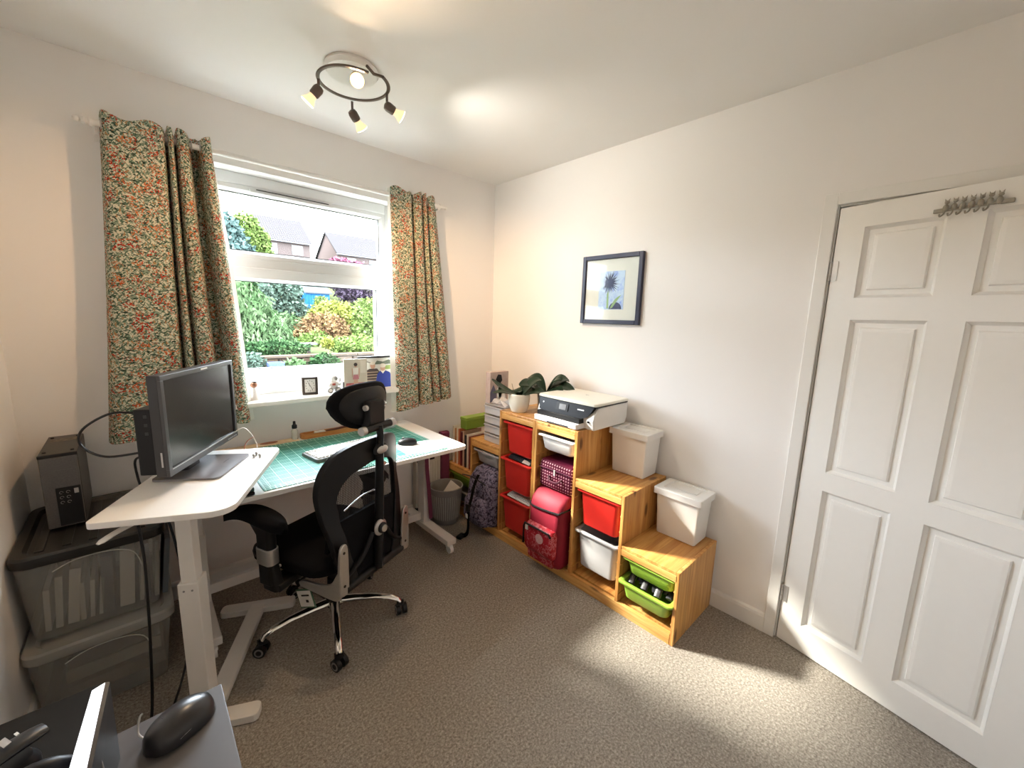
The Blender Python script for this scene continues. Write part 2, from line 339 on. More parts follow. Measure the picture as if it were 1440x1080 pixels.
for z in (.20, 1.70):
    hb = B()
    for k in range(3): hb.cyl((-.004, -.004, z+k*.027), (-.004, -.004, z+k*.027+.025), .0055, seg=10)
    hb.box(-.03, -.004, -.003, 0, z, z+.08).box(-.004, .022, -.0025, 0, z, z+.08); hb.build('hinge', silver, door, local=True)
# window
win = thing('window_1', None, None, (-1.4, .13, 1.03), kind='structure'); FY0, FY1 = .10, .17
fr = B()
for x0, x1 in ((OX0, OX0+.06), (OX1-.06, OX1)): fr.box(x0, x1, FY0, FY1, 1.03, OZ1)
fr.box(OX0+.06, OX1-.06, FY0, FY1, OZ1-.06, OZ1).box(OX0+.06, OX1-.06, FY0, FY1, 1.03, 1.11).box(OX0+.06, OX1-.06, FY0, FY1, 1.745, 1.80)
fr.build('window_frame', upvc, win, bevel=.006)
def sash(x0, x1, z0, z1, w, y0, y1):
    s_ = B()
    def rg(i, y): return [(x0+i, y, z0+i), (x1-i, y, z0+i), (x1-i, y, z1-i), (x0+i, y, z1-i)]
    s_.loft([rg(0, y1), rg(0, y0+.006), rg(.006, y0), rg(w-.016, y0), rg(w, y0+.02), rg(w, y1)], cap=False); s_.build('window_sash', upvc, win)
    g = B(); i = w
    g.box(x0+i-.004, x1-i+.004, y0+.021, y0+.026, z0+i, z0+i+.004).box(x0+i-.004, x1-i+.004, y0+.021, y0+.026, z1-i-.004, z1-i)
    g.box(x0+i, x0+i+.004, y0+.021, y0+.026, z0+i, z1-i).box(x1-i-.004, x1-i, y0+.021, y0+.026, z0+i, z1-i); g.build('gasket', black_plastic, win)
    B().box(x0+w-.01, x1-w+.01, y0+.03, y0+.034, z0+w-.01, z1-w+.01).build('pane', M['window_glass'], win)
sash(OX0+.055, OX1-.055, 1.795, OZ1-.055, .042, .105, .165)
sash(OX0+.055, OX1-.055, 1.105, 1.75, .075, .088, .165)
B().loft([[(x, y, z) for x, z in rrect(-1.66, -1.22, 2.147, 2.171, .011)] for y in (.108, .088)]).build('trickle_vent', upvc, win)
B().box(-1.63, -1.25, .083, .0885, 2.160, 2.164).build('vent_slot', black_plastic, win)
B().loft([[(x, y, z) for y, z in ((.11, 1.0), (-.115, 1.0), (-.125, 1.005), (-.125, 1.025), (-.115, 1.032), (.11, 1.032))] for x in (OX0+.002, OX1-.002)]).build('window_sill', white_gloss, win)
B().box(OX0-.05, OX1+.05, .17, .33, .96, 1.035).build('outer_sill', upvc, win)

# ================================================================== CURTAINS
pole = thing('curtain_pole', 'white curtain pole with ribbed end caps above the window', 'curtain pole', (-1.4, -.085, 2.2))
PZ, PY = 2.255, -.085
B().cyl((-2.235, PY, PZ), (-.57, PY, PZ), .0125).build('pole', white_gloss, pole, smooth=True)
for sx, x0 in ((-1, -2.235), (1, -.57)):
    f = B()
    for k in range(3): f.cyl((x0+sx*k*.013, PY, PZ), (x0+sx*(k*.013+.009), PY, PZ), .017-.002*k)
    f.ball((x0+sx*.047, PY, PZ), .012); f.build('finial', white_gloss, pole, smooth=True)
for x in (-2.228, -.578):
    B().box(x-.006, x+.006, PY, -.001, PZ-.024, PZ-.012).box(x-.012, x+.012, -.008, -.001, PZ-.05, PZ+.02).build('bracket', white_gloss, pole, bevel=.002)
def curtain(label, plan, xb0, xb1, zt, zb0, zb1, inner):
    root = thing('curtain', label, 'curtain', ((plan[0][0]+plan[-1][0])/2, PY, .9), group='floral curtains at the window')
    pts = smooth_path([(x, y, 0) for x, y in plan], 7); n = len(pts); L = [0]
    for a, b in zip(pts, pts[1:]): L.append(L[-1]+(b-a).length)
    xa, xz = plan[0][0], plan[-1][0]; NV = 36
    def pos(i, j):
        p = pts[i]; t = j/NV; u = (p.x-xa)/(xz-xa); z = zt-.0-(zt-(zb0+(zb1-zb0)*u))*t
        xb = xb0+(xb1-xb0)*u; w = min(1, t*1.0)
        sway = .006*math.sin(3*t+5*u)
        return Vector((p.x*(1-w)+xb*w+sway, PY+(p.y-PY)*(1+.15*w)+.006*math.sin(9*u+4*t), z + (.012*math.sin(L[i]*40) if j == 0 else 0)))
    b = B()
    for i in range(n):
        for j in range(NV+1): b.v.append(pos(i, j))
    for i in range(n-1):
        for j in range(NV): a = i*(NV+1)+j; b.f.append((a, a+1, a+NV+2, a+NV+1))
    uvs = [(L[i], (zt-b.v[i*(NV+1)+j].z)) for i in range(n) for j in range(NV+1)]
    o = b.build('fabric', M['floral_fabric'], root, smooth=True, ang=180)
    uvl = o.data.uv_layers.new(name='UVMap')
    for lp in o.data.loops: uvl.data[lp.index].uv = uvs[lp.vertex_index]
    li = B()
    for i in range(n):
        for j in range(NV+1):
            p = pos(i, j); li.v.append(Vector((p.x, p.y+.012, p.z-.02*(j == 0)+.015*(j == NV))))
    for i in range(n-1):
        for j in range(NV): a = i*(NV+1)+j; li.f.append((a, a+1, a+NV+2, a+NV+1))
    li.build('lining', plain('lining', (.75, .74, .70), .9), root, smooth=True, ang=180)
    ie = 0 if inner < 0 else n-1                    # pale turned-back edge facing the window
    hb = B()
    for j in range(NV+1):
        p = pos(ie, j); hb.v += [p+Vector((0, .004, 0)), p+Vector((inner*.022*min(1, j/14), .03, 0))]
    for j in range(NV): hb.f.append((2*j, 2*j+1, 2*j+3, 2*j+2))
    hb.build('hem', M['lining'], root, smooth=True)
    for i in range(1, n-1):                          # metal rings where the cloth meets the pole
        if (pts[i].y-PY)*(pts[i+1].y-PY) < 0:
            x = pts[i].x; B().tube([(x, PY+.021*math.cos(k*PI/8), PZ+.021*math.sin(k*PI/8)) for k in range(17)], .003, 6).build('eyelet', silver, root, smooth=True)
    return root
curtain('left floral curtain, wider, hanging behind the monitor', [(-2.215, -.06), (-2.20, -.115), (-2.15, -.125), (-2.07, -.12), (-2.02, -.11), (-2.008, -.05), (-2.0, -.115), (-1.985, -.12), (-1.975, -.06), (-1.965, -.118), (-1.935, -.128), (-1.918, -.085), (-1.912, -.035), (-1.893, -.03), (-1.885, -.085), (-1.872, -.13), (-1.85, -.132), (-1.838, -.10)],
        -2.315, -1.775, 2.295, .905, .93, 1)
curtain('right floral curtain, narrower, hanging near the room corner', [(-.945, -.105), (-.92, -.125), (-.86, -.13), (-.815, -.12), (-.80, -.045), (-.79, -.11), (-.765, -.128), (-.735, -.12), (-.726, -.055), (-.715, -.115), (-.695, -.125), (-.682, -.06), (-.668, -.112), (-.64, -.12), (-.605, -.09)],
        -.93, -.475, 2.295, .865, .915, -1)

# ================================================================== CEILING LIGHT
LC = (-1.415, -.715)
lamp = thing('ceiling_light', 'spiral ceiling light with four lit spot bulbs on a white base', 'ceiling light', (LC[0], LC[1], 2.40))
B().lathe([(.001, H-.0005), (.105, H-.0005), (.11, H-.012), (.10, H-.026), (.02, H-.032), (.001, H-.033)], (LC[0], LC[1], 0), 32).build('ceiling_rose', white_gloss, lamp, smooth=True)
RC, RR, RZ = Vector((-1.428, -.765, 2.445)), .137, 2.445
a0, a1 = math.radians(-60), math.radians(-60+330)
ringp = [(RC.x+RR*(1-.0*t)*math.cos(a0+(a1-a0)*t), RC.y+RR*math.sin(a0+(a1-a0)*t), RZ+.018*(1-t)) for t in [i/44 for i in range(45)]]
ringp = ringp[::-1]
B().tube(ringp, .0075, 8, flat=.7).build('spiral_bar', bronze, lamp, smooth=True)
B().tube([(RC.x+.02, RC.y+.03, H-.03), (RC.x+.015, RC.y+.02, RZ+.03), (-1.43, -.79, 2.475)], .007, 8).tube([Vector(ringp[-1]), (RC.x+.045, RC.y-.09, RZ+.03), (RC.x+.03, RC.y-.06, H-.028)], .006, 8).build('support_arm', bronze, lamp, smooth=True)
glow = emis('bulb_glow', (1, .83, .55), 5); glow_hot = emis('bulb_glow_hot', (1, .62, .24), 5); glass_w = emis('bulb_glass', (1, .74, .42), .38)
def spot(top, joint, dirv, hot, power, size, colr):
    d = Vector(dirv).normalized(); j = Vector(joint)
    if top is not None: B().cyl(top, j, .0055, seg=8).build('stem', bronze, lamp, smooth=True)
    fr_ = lambda prof: [(j+d*z, r) for r, z in prof]
    h = B(); pr = fr_([(.004, -.012), (.016, -.008), (.02, .004), (.019, .03), (.016, .034)]); h.tube([p for p, _ in pr], [r for _, r in pr], 16).build('holder', bronze, lamp, smooth=True)
    bu = B(); pr = fr_([(.014, .034), (.016, .046), (.026, .066), (.027, .070)]); bu.tube([p for p, _ in pr], [r for _, r in pr], 18).build('bulb', glass_w, lamp, smooth=True)
    B().cyl(j+d*.0701, j+d*.0725, .025, seg=18).build('bulb_face', glow_hot if hot else glow, lamp)
    ld = bpy.data.lights.new('spot_light', 'SPOT'); ld.energy = power; ld.spot_size = math.radians(size); ld.spot_blend = .9; ld.color = colr; ld.shadow_soft_size = .02
    lo = bpy.data.objects.new('spot_light', ld); C.objects.link(lo); lo.parent = lamp; lo.location = j+d*.076-Vector(lamp.location); lo.rotation_euler = d.to_track_quat('-Z', 'Y').to_euler()
WARM = (1, .60, .30)
def atp(i): return Vector(ringp[i])
spot(None, (-1.43, -.79, 2.47), (-.25, -.75, -.55), True, 26, 150, (1, .70, .42))
spot((-1.555, -.72, 2.44), (-1.555, -.72, 2.405), (-.80, .62, -1.15), False, 13, 105, WARM)
spot((-1.385, -.635, 2.445), (-1.385, -.635, 2.40), (1.28, .47, -1.2), False, 30, 90, WARM)
spot((-1.293, -.785, 2.455), (-1.293, -.785, 2.41), (.93, -.15, -.38), False, 18, 120, (1, .92, .80))

# ================================================================== STEPPED PINE STORAGE
XF, XB, PT = -.455, -.018, .3154
Y0 = -1.9024; Z1, Z2, Z3 = .379, .644, .91; TH = .018
def frame(label, ys, hs):
    """ys: four panel positions from the low end to the tall end, hs: height of each of the three columns"""
    root = thing('stepped_shelf', label, 'shelf unit', ((XF+XB)/2, (ys[0]+ys[3])/2, 0), group='stepped pine storage frames')
    sg = 1 if ys[3] > ys[0] else -1
    ph = [hs[0], hs[1], hs[2], hs[2]]
    for k, (y, h) in enumerate(zip(ys, ph)):
        a, b = (y, y+sg*TH) if k == 0 else ((y-sg*TH, y) if k == 3 else (y-sg*TH/2, y+sg*TH/2))
        bx('side_panel', M['pine_z'], root, XF, XB, min(a, b), max(a, b), 0 if k in (0, 3) else .05, h, bevel=.0025)
        n = int((h-.12)/.085); g = B(); hl = hs[k-1] if k in (1, 2) else h
        for i in range(n):
            z = .10+i*.085
            for s_ in ((-1, 1) if k not in (0, 3) else ((sg,) if k == 0 else (-sg,))):
                if s_ == -sg and z > hl-.06: continue
                yy = (max(a, b) if s_ > 0 else min(a, b)); g.box(XF+.004, XB-.02, min(yy, yy+s_*.0045), max(yy, yy+s_*.0045), z, z+.006)
        if g.v: g.build('runner', M['pine_x'], root)
    for k in range(3):
        a, b = sorted((ys[k], ys[k+1])); a += TH/2+.001; b -= TH/2+.001
        h = hs[k]
        bx('top_board', M['pine_x'], root, XF+.001, XB, a+(.008 if k == 0 and sg > 0 else 0), b, h-.018, h-.001, bevel=.002)
        bx('top_rail', M['pine_y'], root, XF, XF+.02, a, b, h-.052, h-.0185, bevel=.002)
        bx('bottom_board', M['pine_x'], root, XF+.03, XB, a, b, .045, .06)
        bx('back_rail', M['pine_y'], root, XB-.016, XB, a, b, h*.5, h*.5+.06)
    a, b = sorted((ys[0], ys[3])); bx('plinth', M['pine_y'], root, XF-.001, XF+.02, a+TH, b-TH, 0, .058, bevel=.002)
    return root
yA = [Y0+PT*k for k in range(4)]; yB = [Y0+PT*6-.002, Y0+PT*5, Y0+PT*4, Y0+PT*3+.002]
frame('stepped pine frame rising from the green tubs, nearest the door', yA, (Z1, Z2, Z3))
frame('stepped pine frame descending into the room corner, holding three red tubs', yB, (Z1, Z2, Z3))
def tub(y0, y1, zt, h, mat, label, group, pull=0.0, name='storage_tub', x0=XF+.012):
    """open storage tub hanging by its rim; the rim spans y0..y1"""
    root = thing(name, label, 'tub', (-.24, (y0+y1)/2, zt-h), group=group)
    x0 -= pull; x1 = x0+.41
    def ring(i, z, xi=0): return [(x, y, z) for x, y in rrect(x0+.004+i+xi, x1-.004-i, y0+.018+i, y1-.018-i, .03)]
    tp = .055*min(1, h/.23)
    b = B().loft([ring(.028, zt-h+.003), ring(.018, zt-h)][::-1]+[ring(0, zt-.012)], cap=False); b = B()
    b.loft([ring(.026, zt-h), ring(.014, zt-h+.012), ring(.002, zt-.02), ring(0, zt-.004), ring(.004, zt-.004), ring(.007, zt-.02), ring(.018, zt-h+.014), ring(.03, zt-h+.006)])
    b.build('tub_body', mat, root, smooth=True, ang=35)
    def rim(i, z): return [(x, y, z) for x, y in rrect(x0-.006+i, x1+.004-i, y0+.001+i, y1-.001-i, .02)]
    B().loft([rim(0, zt-.012), rim(0, zt-.003), rim(.004, zt), rim(.016, zt), rim(.022, zt-.004), rim(.022, zt-.008), rim(.004, zt-.012)], cap=False).build('rim', mat, root, smooth=True, ang=35)
    return root
def colrange(y, k): a, b = sorted((y[k], y[k+1])); return a+.012, b-.012
G = 'storage tubs in the pine frames'
a, b = colrange(yA, 0)
tub(a, b, .325, .095, green_plastic, 'upper of two shallow green tubs in the lowest step by the door', G)
tub(a, b, .205, .10, green_plastic, 'lower green tub, pulled out, holding dark plastic bags', G, .03)
a, b = colrange(yA, 1)
tub(a, b, .588, .215, red_plastic, 'bright red tub above the frosted white tub', G)
tub(a, b, .345, .225, frost_plastic, 'frosted white deep tub at the bottom under the bright red tub', G)
a, b = colrange(yA, 2)
tub(a, b, .835, .10, white_plastic, 'shallow white tub directly under the printer', G)
a, b = colrange(yB, 2)
tub(a, b, .845, .215, red_plastic, 'top red tub of the stack of three, below the potted orchid', G)
tub(a, b, .60, .22, red_plastic, 'middle red tub of the stack of three, pulled forward with papers', G, .018)
tub(a, b, .335, .235, red_plastic, 'bottom red tub of the stack of three, with white magazines on top', G, .018)
a, b = colrange(yB, 1)
tub(a, b, .575, .10, frost_plastic, 'pale shallow tub above the patterned backpack', G)
a, b = colrange(yB, 0)
tub(a, b, .318, .10, green_plastic, 'green tub in the lowest step behind the waste bin', G)
tub(a, b, .185, .10, frost_plastic, 'pale tub at the bottom of the corner step, below the green tub', G)
# things lying in tubs
a, b = colrange(yB, 2)
for k, (z, w, m, lb) in enumerate(((.322, .03, paper, 'white magazine pile filling the bottom red tub'), (.592, .02, dark_plastic, 'dark folder lying in the middle red tub'))):
    o = B()
    for i in range(4): o.obox((-.27+.006*i, (a+b)/2+.004*(i % 2), z+i*.006), (.30, b-a-.075, .005), .03*(i-1))
    tag(o.build('magazine_pile' if k == 0 else 'folder', m), lb, 'papers')
tag(B().obox((-.425, (a+b)/2-.07, .606), (.05, .05, .004), .5, .3).build('paper_note', paper), 'small white note sticking out of the middle red tub', 'paper')
a, b = colrange(yA, 0)
o = B()
for i in range(9):
    t = i/8; o.tube(smooth_path([(-.40+.03*math.sin(i*2.1), a+.05+t*(b-a-.1), .185), (-.36+.02*math.cos(i), a+.055+t*(b-a-.1), .208+.01*(i % 3)), (-.25, a+.05+t*(b-a-.1), .20)], 3), .017, 7, flat=.6)
tag(o.build('plastic_bag', plain('grey_film', (.035, .035, .04), .38, spec=.4, var=.5), smooth=True), 'dark shiny plastic bags in the lower green tub', 'bag')

# ---- white lidded boxes on the steps
def lidded(y0, y1, zb, label):
    root = thing('lidded_box', label, 'storage box', (-.1, (y0+y1)/2, zb), group='white lidded boxes')
    hh = .262
    R = lambda i, z: [(x, y, z) for x, y in rrect(-.178-i, -.028+i*.4, y0-i, y1+i, .008, 3)]
    B().loft([R(-.004, zb), R(0, zb+.004), R(.011, zb+hh-.028)]).build('box_body', white_plastic, root, bevel=.002)
    zt = zb+hh
    B().loft([R(.014, zt-.036), R(.024, zt-.035), R(.024, zt-.003), R(.022, zt), R(-.012, zt), R(-.016, zt-.009)]).build('lid', white_plastic, root)
    B().box(-.12, -.06, y0+.035, y1-.035, zt-.0082, zt-.0068).build('lid_panel', white_plastic, root)
lidded(-1.535, -1.335, Z2, 'white lidded box on the middle step, beside the printer')
lidded(-1.848, -1.640, Z1, 'white lidded box on the lowest step, nearest the door')

# ---- printer
pr = thing('printer', 'white and black inkjet printer with a small screen on the tallest step', 'printer', (-.24, -1.13, Z3))
PY0, PY1, PX0, PX1 = -1.335, -.915, -.415, -.055
sec = [(-.015, .0), (.06, 0), (.355, 0), (.36, .13), (0.07, .135), (.045, .115), (.0, .06), (-.012, .05)]   # (depth from front, height)
B().loft([[(PX0+d*k+(.02 if k < 1 else 0), y, Z3+.006+h*(.98 if k < 1 else 1)) for d, h in [(.035, 0), (.35, 0), (.36, .04), (.36, .128), (.06, .128), (.045, .11), (.03, .06)]] for y, k in ((PY0+.012, .985), (PY0+.04, 1), (PY1-.04, 1), (PY1-.012, .985))]).build('printer_body', white_plastic, pr, smooth=True, ang=35)
for s_, ya, yb_ in ((0, PY0, PY0+.05), (1, PY1-.05, PY1)):
    B().loft([[(PX0+d, y, Z3+.002+h) for d, h in [(.03, 0), (.34, .0), (.362, .04), (.362, .128), (.07, .128), (.03, .085), (.02, .05)]] for y in (ya, yb_)]).build('side_cover', white_plastic, pr, smooth=True, ang=35, bevel=.006)
B().loft([[(x, y, z) for x, y in rrect(PX0+.03, PX1+.004, PY0-.004, PY1+.004, .018)] for z in (Z3+.129, Z3+.138)]).build('seam', black_plastic, pr)
lid = B().loft([[(x, y, Z3+z) for x, y in rrect(PX0+.026+i, PX1+.006-i, PY0-.006+i, PY1+.006-i, .02)] for i, z in ((0, .138), (0, .148), (.004, .152))]).build('scanner_lid', plain('cream_plastic', (.80, .775, .68), .35, var=.015), pr, smooth=True, ang=35)
# curved dark front panel
pf = [(y, z) for y, z in ((PY0+.008, .126), (PY0+.03, .085), (PY0+.06, .062), (PY0+.11, .055), (PY1-.05, .055), (PY1-.02, .075), (PY1-.006, .126))]
fp = B().prism([(p.x, p.y) for p in smooth_path([(y, z, 0) for y, z in pf], 5)], lambda y, z, d: (PX0+.013+d+(z-.055)*.24, y, Z3+z+.006), 0, .03).build('control_panel', plain('panel_black', (.008, .008, .011), .35, spec=.2), pr)
scr = B().prism(rrect(PY1-.24, PY1-.15, .076, .118, .004), lambda y, z, d: (PX0+.009+d+(z-.055)*.24, y, Z3+z+.006), 0, .005).build('screen_bezel', black_plastic, pr)
B().prism(rrect(PY1-.225, PY1-.175, .082, .113, .002), lambda y, z, d: (PX0+.0075+d+(z-.055)*.24, y, Z3+z+.006), 0, .002).build('screen', plain('grey_screen', (.10, .095, .095), .2), pr)
B().prism(rrect(PY0+.07, PY0+.115, .098, .104, .002), lambda y, z, d: (PX0+.0115+d+(z-.055)*.24, y, Z3+z+.006), 0, .002).build('model_mark', silver, pr)
B().prism(rrect(PY1-.05, PY1-.042, .098, .106, .003), lambda y, z, d: (PX0+.0115+d+(z-.055)*.24, y, Z3+z+.006), 0, .002).build('power_button', silver, pr)
B().box(PX0-.012, PX0+.09, PY0+.075, PY1-.03, Z3+.034, Z3+.060).build('output_slot', black_plastic, pr)
B().loft([[(x, y, z) for x, y in rrect(PX0-.035, PX0+.09, PY0+.07, PY1-.022, .012)] for z in (Z3+.006, Z3+.034)]).build('paper_tray', white_plastic, pr, smooth=True, ang=35)
B().box(PX0-.036, PX0-.02, PY0+.15, PY1-.10, Z3+.026, Z3+.038).build('tray_handle', white_plastic, pr, bevel=.003)
B().box(PX0-.0365, PX0-.034, PY0+.13, PY1-.13, Z3+.008, Z3+.014).build('tray_groove', dark_plastic, pr)
B().box(PX0+.014, PX0+.028, PY0+.028, PY0+.038, Z3+.045, Z3+.055).build('card_slot', black_plastic, pr)
tc = bpy.data.curves.new('logo', 'FONT'); tc.body = 'hp'; tc.size = .028; tc.extrude = .0003; tc.align_x = 'CENTER'
tmp = bpy.data.objects.new('logo_curve', tc); C.objects.link(tmp); bpy.context.view_layer.update()
lm_ = bpy.data.meshes.new_from_object(tmp.evaluated_get(bpy.context.evaluated_depsgraph_get())); bpy.data.objects.remove(tmp)
to = bpy.data.objects.new('logo', lm_); C.objects.link(to); lm_.materials.clear(); lm_.materials.append(plain('logo_grey', (.5, .49, .46), .4)); to.parent = pr
to.location = Vector((-.19, -1.13, Z3+.1523))-Vector(pr.location); to.rotation_euler = (0, 0, -PI/2)

# ---- orchids
def leaf(base, az, length, width, rise, droop, twist=0):
    d = Vector((math.cos(az), math.sin(az), 0)); sd_ = Vector((-d.y, d.x, 0))
    tw = (-.75 if sd_.dot(Vector((-.75, -.65, 0))) > 0 else .75)*(.35+twist)
    def P(u, v):
        t = u; w = width*(math.sin(PI*min(1, .10+.86*t))**.75)*(1-.15*t)
        p = Vector(base)+d*length*t+Vector((0, 0, rise*math.sin(t*PI*.62)-droop*t*t)); s_ = (v-.5)*2
        return p+sd_*w*s_+Vector((0, 0, abs(s_)*w*.16+tw*s_*w))
    return B().shell(P, 12, 6, (0, 0, -.004))
pot = thing('potted_orchid', 'orchid in a ribbed cream ceramic pot at the edge of the tall step', 'plant', (-.375, -.73, Z3))
prof = [(.045, 0), (.052, .004), (.063, .035), (.069, .07), (.070, .108), (.068, .118), (.062, .118), (.060, .09), (.002, .088)]
B().lathe([(r*(1+.018*math.sin(z*320) if 0 < i < 5 else r and 1), z+Z3) for i, (r, z) in enumerate([(p.x, p.y) for p in smooth_path([(r, z, 0) for r, z in prof], 5)])], (-.375, -.73, 0), 32).build('pot', ceramic, pot, smooth=True, ang=60)
B().lathe([(.001, Z3+.09), (.06, Z3+.092), (.06, Z3+.10), (.001, Z3+.105)], (-.375, -.73, 0), 16).build('bark', plain('bark', (.05, .03, .018), .9, var=.5, scale=90), pot)
for az, ln, w, ri, dr in ((2.0, .17, .024, .02, -.075), (2.65, .15, .024, .035, .01), (-1.1, .15, .046, .05, .02), (.0, .14, .042, .08, .02), (-.55, .12, .042, .10, -.01), (1.2, .10, .03, .05, .05), (-2.3, .06, .022, .04, .0)):
    leaf((-.375+.012*math.cos(az), -.73+.012*math.sin(az), Z3+.105), az, ln*1.1, w*1.2, ri, dr).build('leaf', leafgreen, pot, smooth=True)
B().tube(smooth_path([(-.385, -.70, Z3+.10), (-.392, -.685, Z3+.15), (-.40, -.682, Z3+.18)], 4), .0016, 6).build('flower_stake', plain('stem_brown', (.09, .06, .03), .7), pot)
pot2 = thing('potted_orchid', 'large-leaved orchid in a smoky clear pot behind the printer', 'plant', (-.19, -.79, Z3))
B().lathe([(.04, Z3), (.046, Z3+.004), (.055, Z3+.12), (.052, Z3+.12), (.044, Z3+.01), (.001, Z3+.008)], (-.19, -.79, 0), 24).build('pot', see_through('smoky_plastic', (.3, .33, .35), .45, .15), pot2, smooth=True, ang=60)
B().lathe([(.001, Z3+.01), (.038, Z3+.012), (.046, Z3+.09), (.001, Z3+.10)], (-.19, -.79, 0), 14).build('bark', M['bark'], pot2)
for az, ln, w, ri, dr, tw in ((2.75, .17, .05, .085, .01, .25), (-1.2, .19, .04, .10, .06, .3), (-1.75, .16, .044, .085, .07, .1), (-.7, .14, .042, .13, .02, .3), (-2.4, .15, .048, .03, .03, 0), (1.6, .14, .046, .12, .01, .2), (-1.45, .11, .034, .13, .0, .4)):
    leaf((-.19+.012*math.cos(az), -.79+.012*math.sin(az), Z3+.115), az, ln*1.05, w*1.15, ri*.85, dr, tw).build('leaf', leafgreen, pot2, smooth=True)

# ---- small drawer tower, card and books on the descending steps
dt = thing('drawer_tower', 'small clear plastic drawer tower next to the cream plant pot', 'drawers', (-.30, -.53, Z2))
clear = see_through('clear_plastic', (.80, .80, .82), .5, .2)
DX0, DX1, DYa, DYb = -.405, -.20, -.628, -.415
t_ = B().box(DX0, DX1, DYa, DYa+.004, Z2, Z2+.272).box(DX0, DX1, DYb-.004, DYb, Z2, Z2+.272).box(DX1-.004, DX1, DYa, DYb, Z2, Z2+.272)
for k in range(5): t_.box(DX0, DX1, DYa, DYb, Z2+k*.0672, Z2+k*.0672+.003)
t_.build('casing', clear, dt)
for k in range(4):
    z = Z2+.006+k*.0672
    d_ = B().box(DX0-.006, DX0-.002, DYa+.006, DYb-.006, z, z+.052).box(DX0-.002, DX1-.01, DYa+.006, DYa+.008, z, z+.04).box(DX0-.002, DX1-.01, DYb-.008, DYb-.006, z, z+.04).build('drawer', clear, dt)
    bx('drawer_lip', frost_plastic, dt, DX0-.014, DX0-.006, DYa+.004, DYb-.004, z+.044, z+.052, bevel=.002)
    o = B()
    for i in range(5): o.obox((DX0+.03+.025*random.random(), DYa+.03+.025*i, z+.014), (.05, .018, .02), random.random())
    o.build('drawer_contents', plain('mixed_bits', (.30, .30, .36), .5, var=.6, scale=40), dt)
bg = B().grid(lambda u, v: (-.40+.15*u, -.622+.15*v, Z2+.275+.026*abs(math.sin(7*u+3*v))*(.4+math.sin(5*v)**2)), 14, 12)
tag(bg.build('plastic_bag', see_through('crumpled_film', (.75, .74, .76), .3, .1, .8), smooth=True), 'crumpled clear bag lying on the small drawer tower', 'bag')
card = thing('picture_box', 'upright box printed with a black and white dog, on the drawer tower', 'box', (-.32, -.43, Z2+.2755))
bx('box_body', plain('box_print', (.46, .36, .32), .6, var=.25, scale=25), card, -.405, -.235, -.468, -.42, Z2+.2755, 1.138, bevel=.002)
for nm, pts, mt in (('dog_body', [(-.17, .96), (-.13, .965), (-.10, .93), (-.085, .86), (-.165, .86)], paper), ('dog_head', [(-.185, 1.02), (-.165, 1.055), (-.135, 1.05), (-.125, 1.01), (-.15, .985)], black_plastic), ('dog_chest', [(-.165, .985), (-.135, .985), (-.125, .90), (-.155, .88)], paper), ('printed_house', [(-.234, .93), (-.205, .985), (-.178, .93), (-.178, .86), (-.234, .86)], plain('print_blue', (.09, .09, .15), .6))):
    B().prism(pts, lambda x, z, d: (x-.17, -.4685-d, z+.065), 0, .0006 if 'dog' not in nm else .0012).build(nm, mt, card)
GB = 'books and folders standing on the lowest corner step'
cols_ = (('#d8d4c8', .25, .014), ('#b98c62', .235, .010), ('#efe9dc', .245, .008), ('#c4704c', .24, .012), ('#5d1720', .225, .018), ('#d9b9a4', .235, .007), ('#2b2426', .21, .016), ('#e9e2d6', .22, .010), ('#8a4438', .21, .012))
looks = ('off-white folder', 'tan book', 'cream booklet', 'terracotta book', 'dark red book', 'pale pink booklet', 'black book', 'ivory booklet', 'brown-red book')
yy = -.052
for (c_, h_, w_), lk in zip(cols_, looks):
    h_ += .045
    mt = plain('book_'+c_[1:], c_, .6, var=.08); bk = thing('book', lk+' standing on the corner step beside the drawer tower', 'book', (-.34, yy, Z1), group=GB)
    x0 = -.425; B().box(x0+.002, x0+.17, yy-w_+.0015, yy-.0015, Z1+.002, Z1+h_-.003).build('pages', paper, bk)
    B().box(x0, x0+.172, yy-.0015, yy, Z1, Z1+h_).box(x0, x0+.172, yy-w_, yy-w_+.0015, Z1, Z1+h_).box(x0-.0015, x0, yy-w_, yy, Z1, Z1+h_).build('cover', mt, bk)
    yy -= w_+.014
gb = thing('file_box', 'green box lying on top of the standing books in the corner', 'box', (-.27, -.19, Z1+.297))
bx('box_body', plain('green_card', (.16, .27, .03), .55), gb, -.425, -.12, -.225, -.15, Z1+.297, Z1+.375, bevel=.004); bx('box_lid_edge', plain('green_card_light', (.22, .36, .05), .55), gb, -.427, -.118, -.227, -.148, Z1+.365, Z1+.387, bevel=.003)

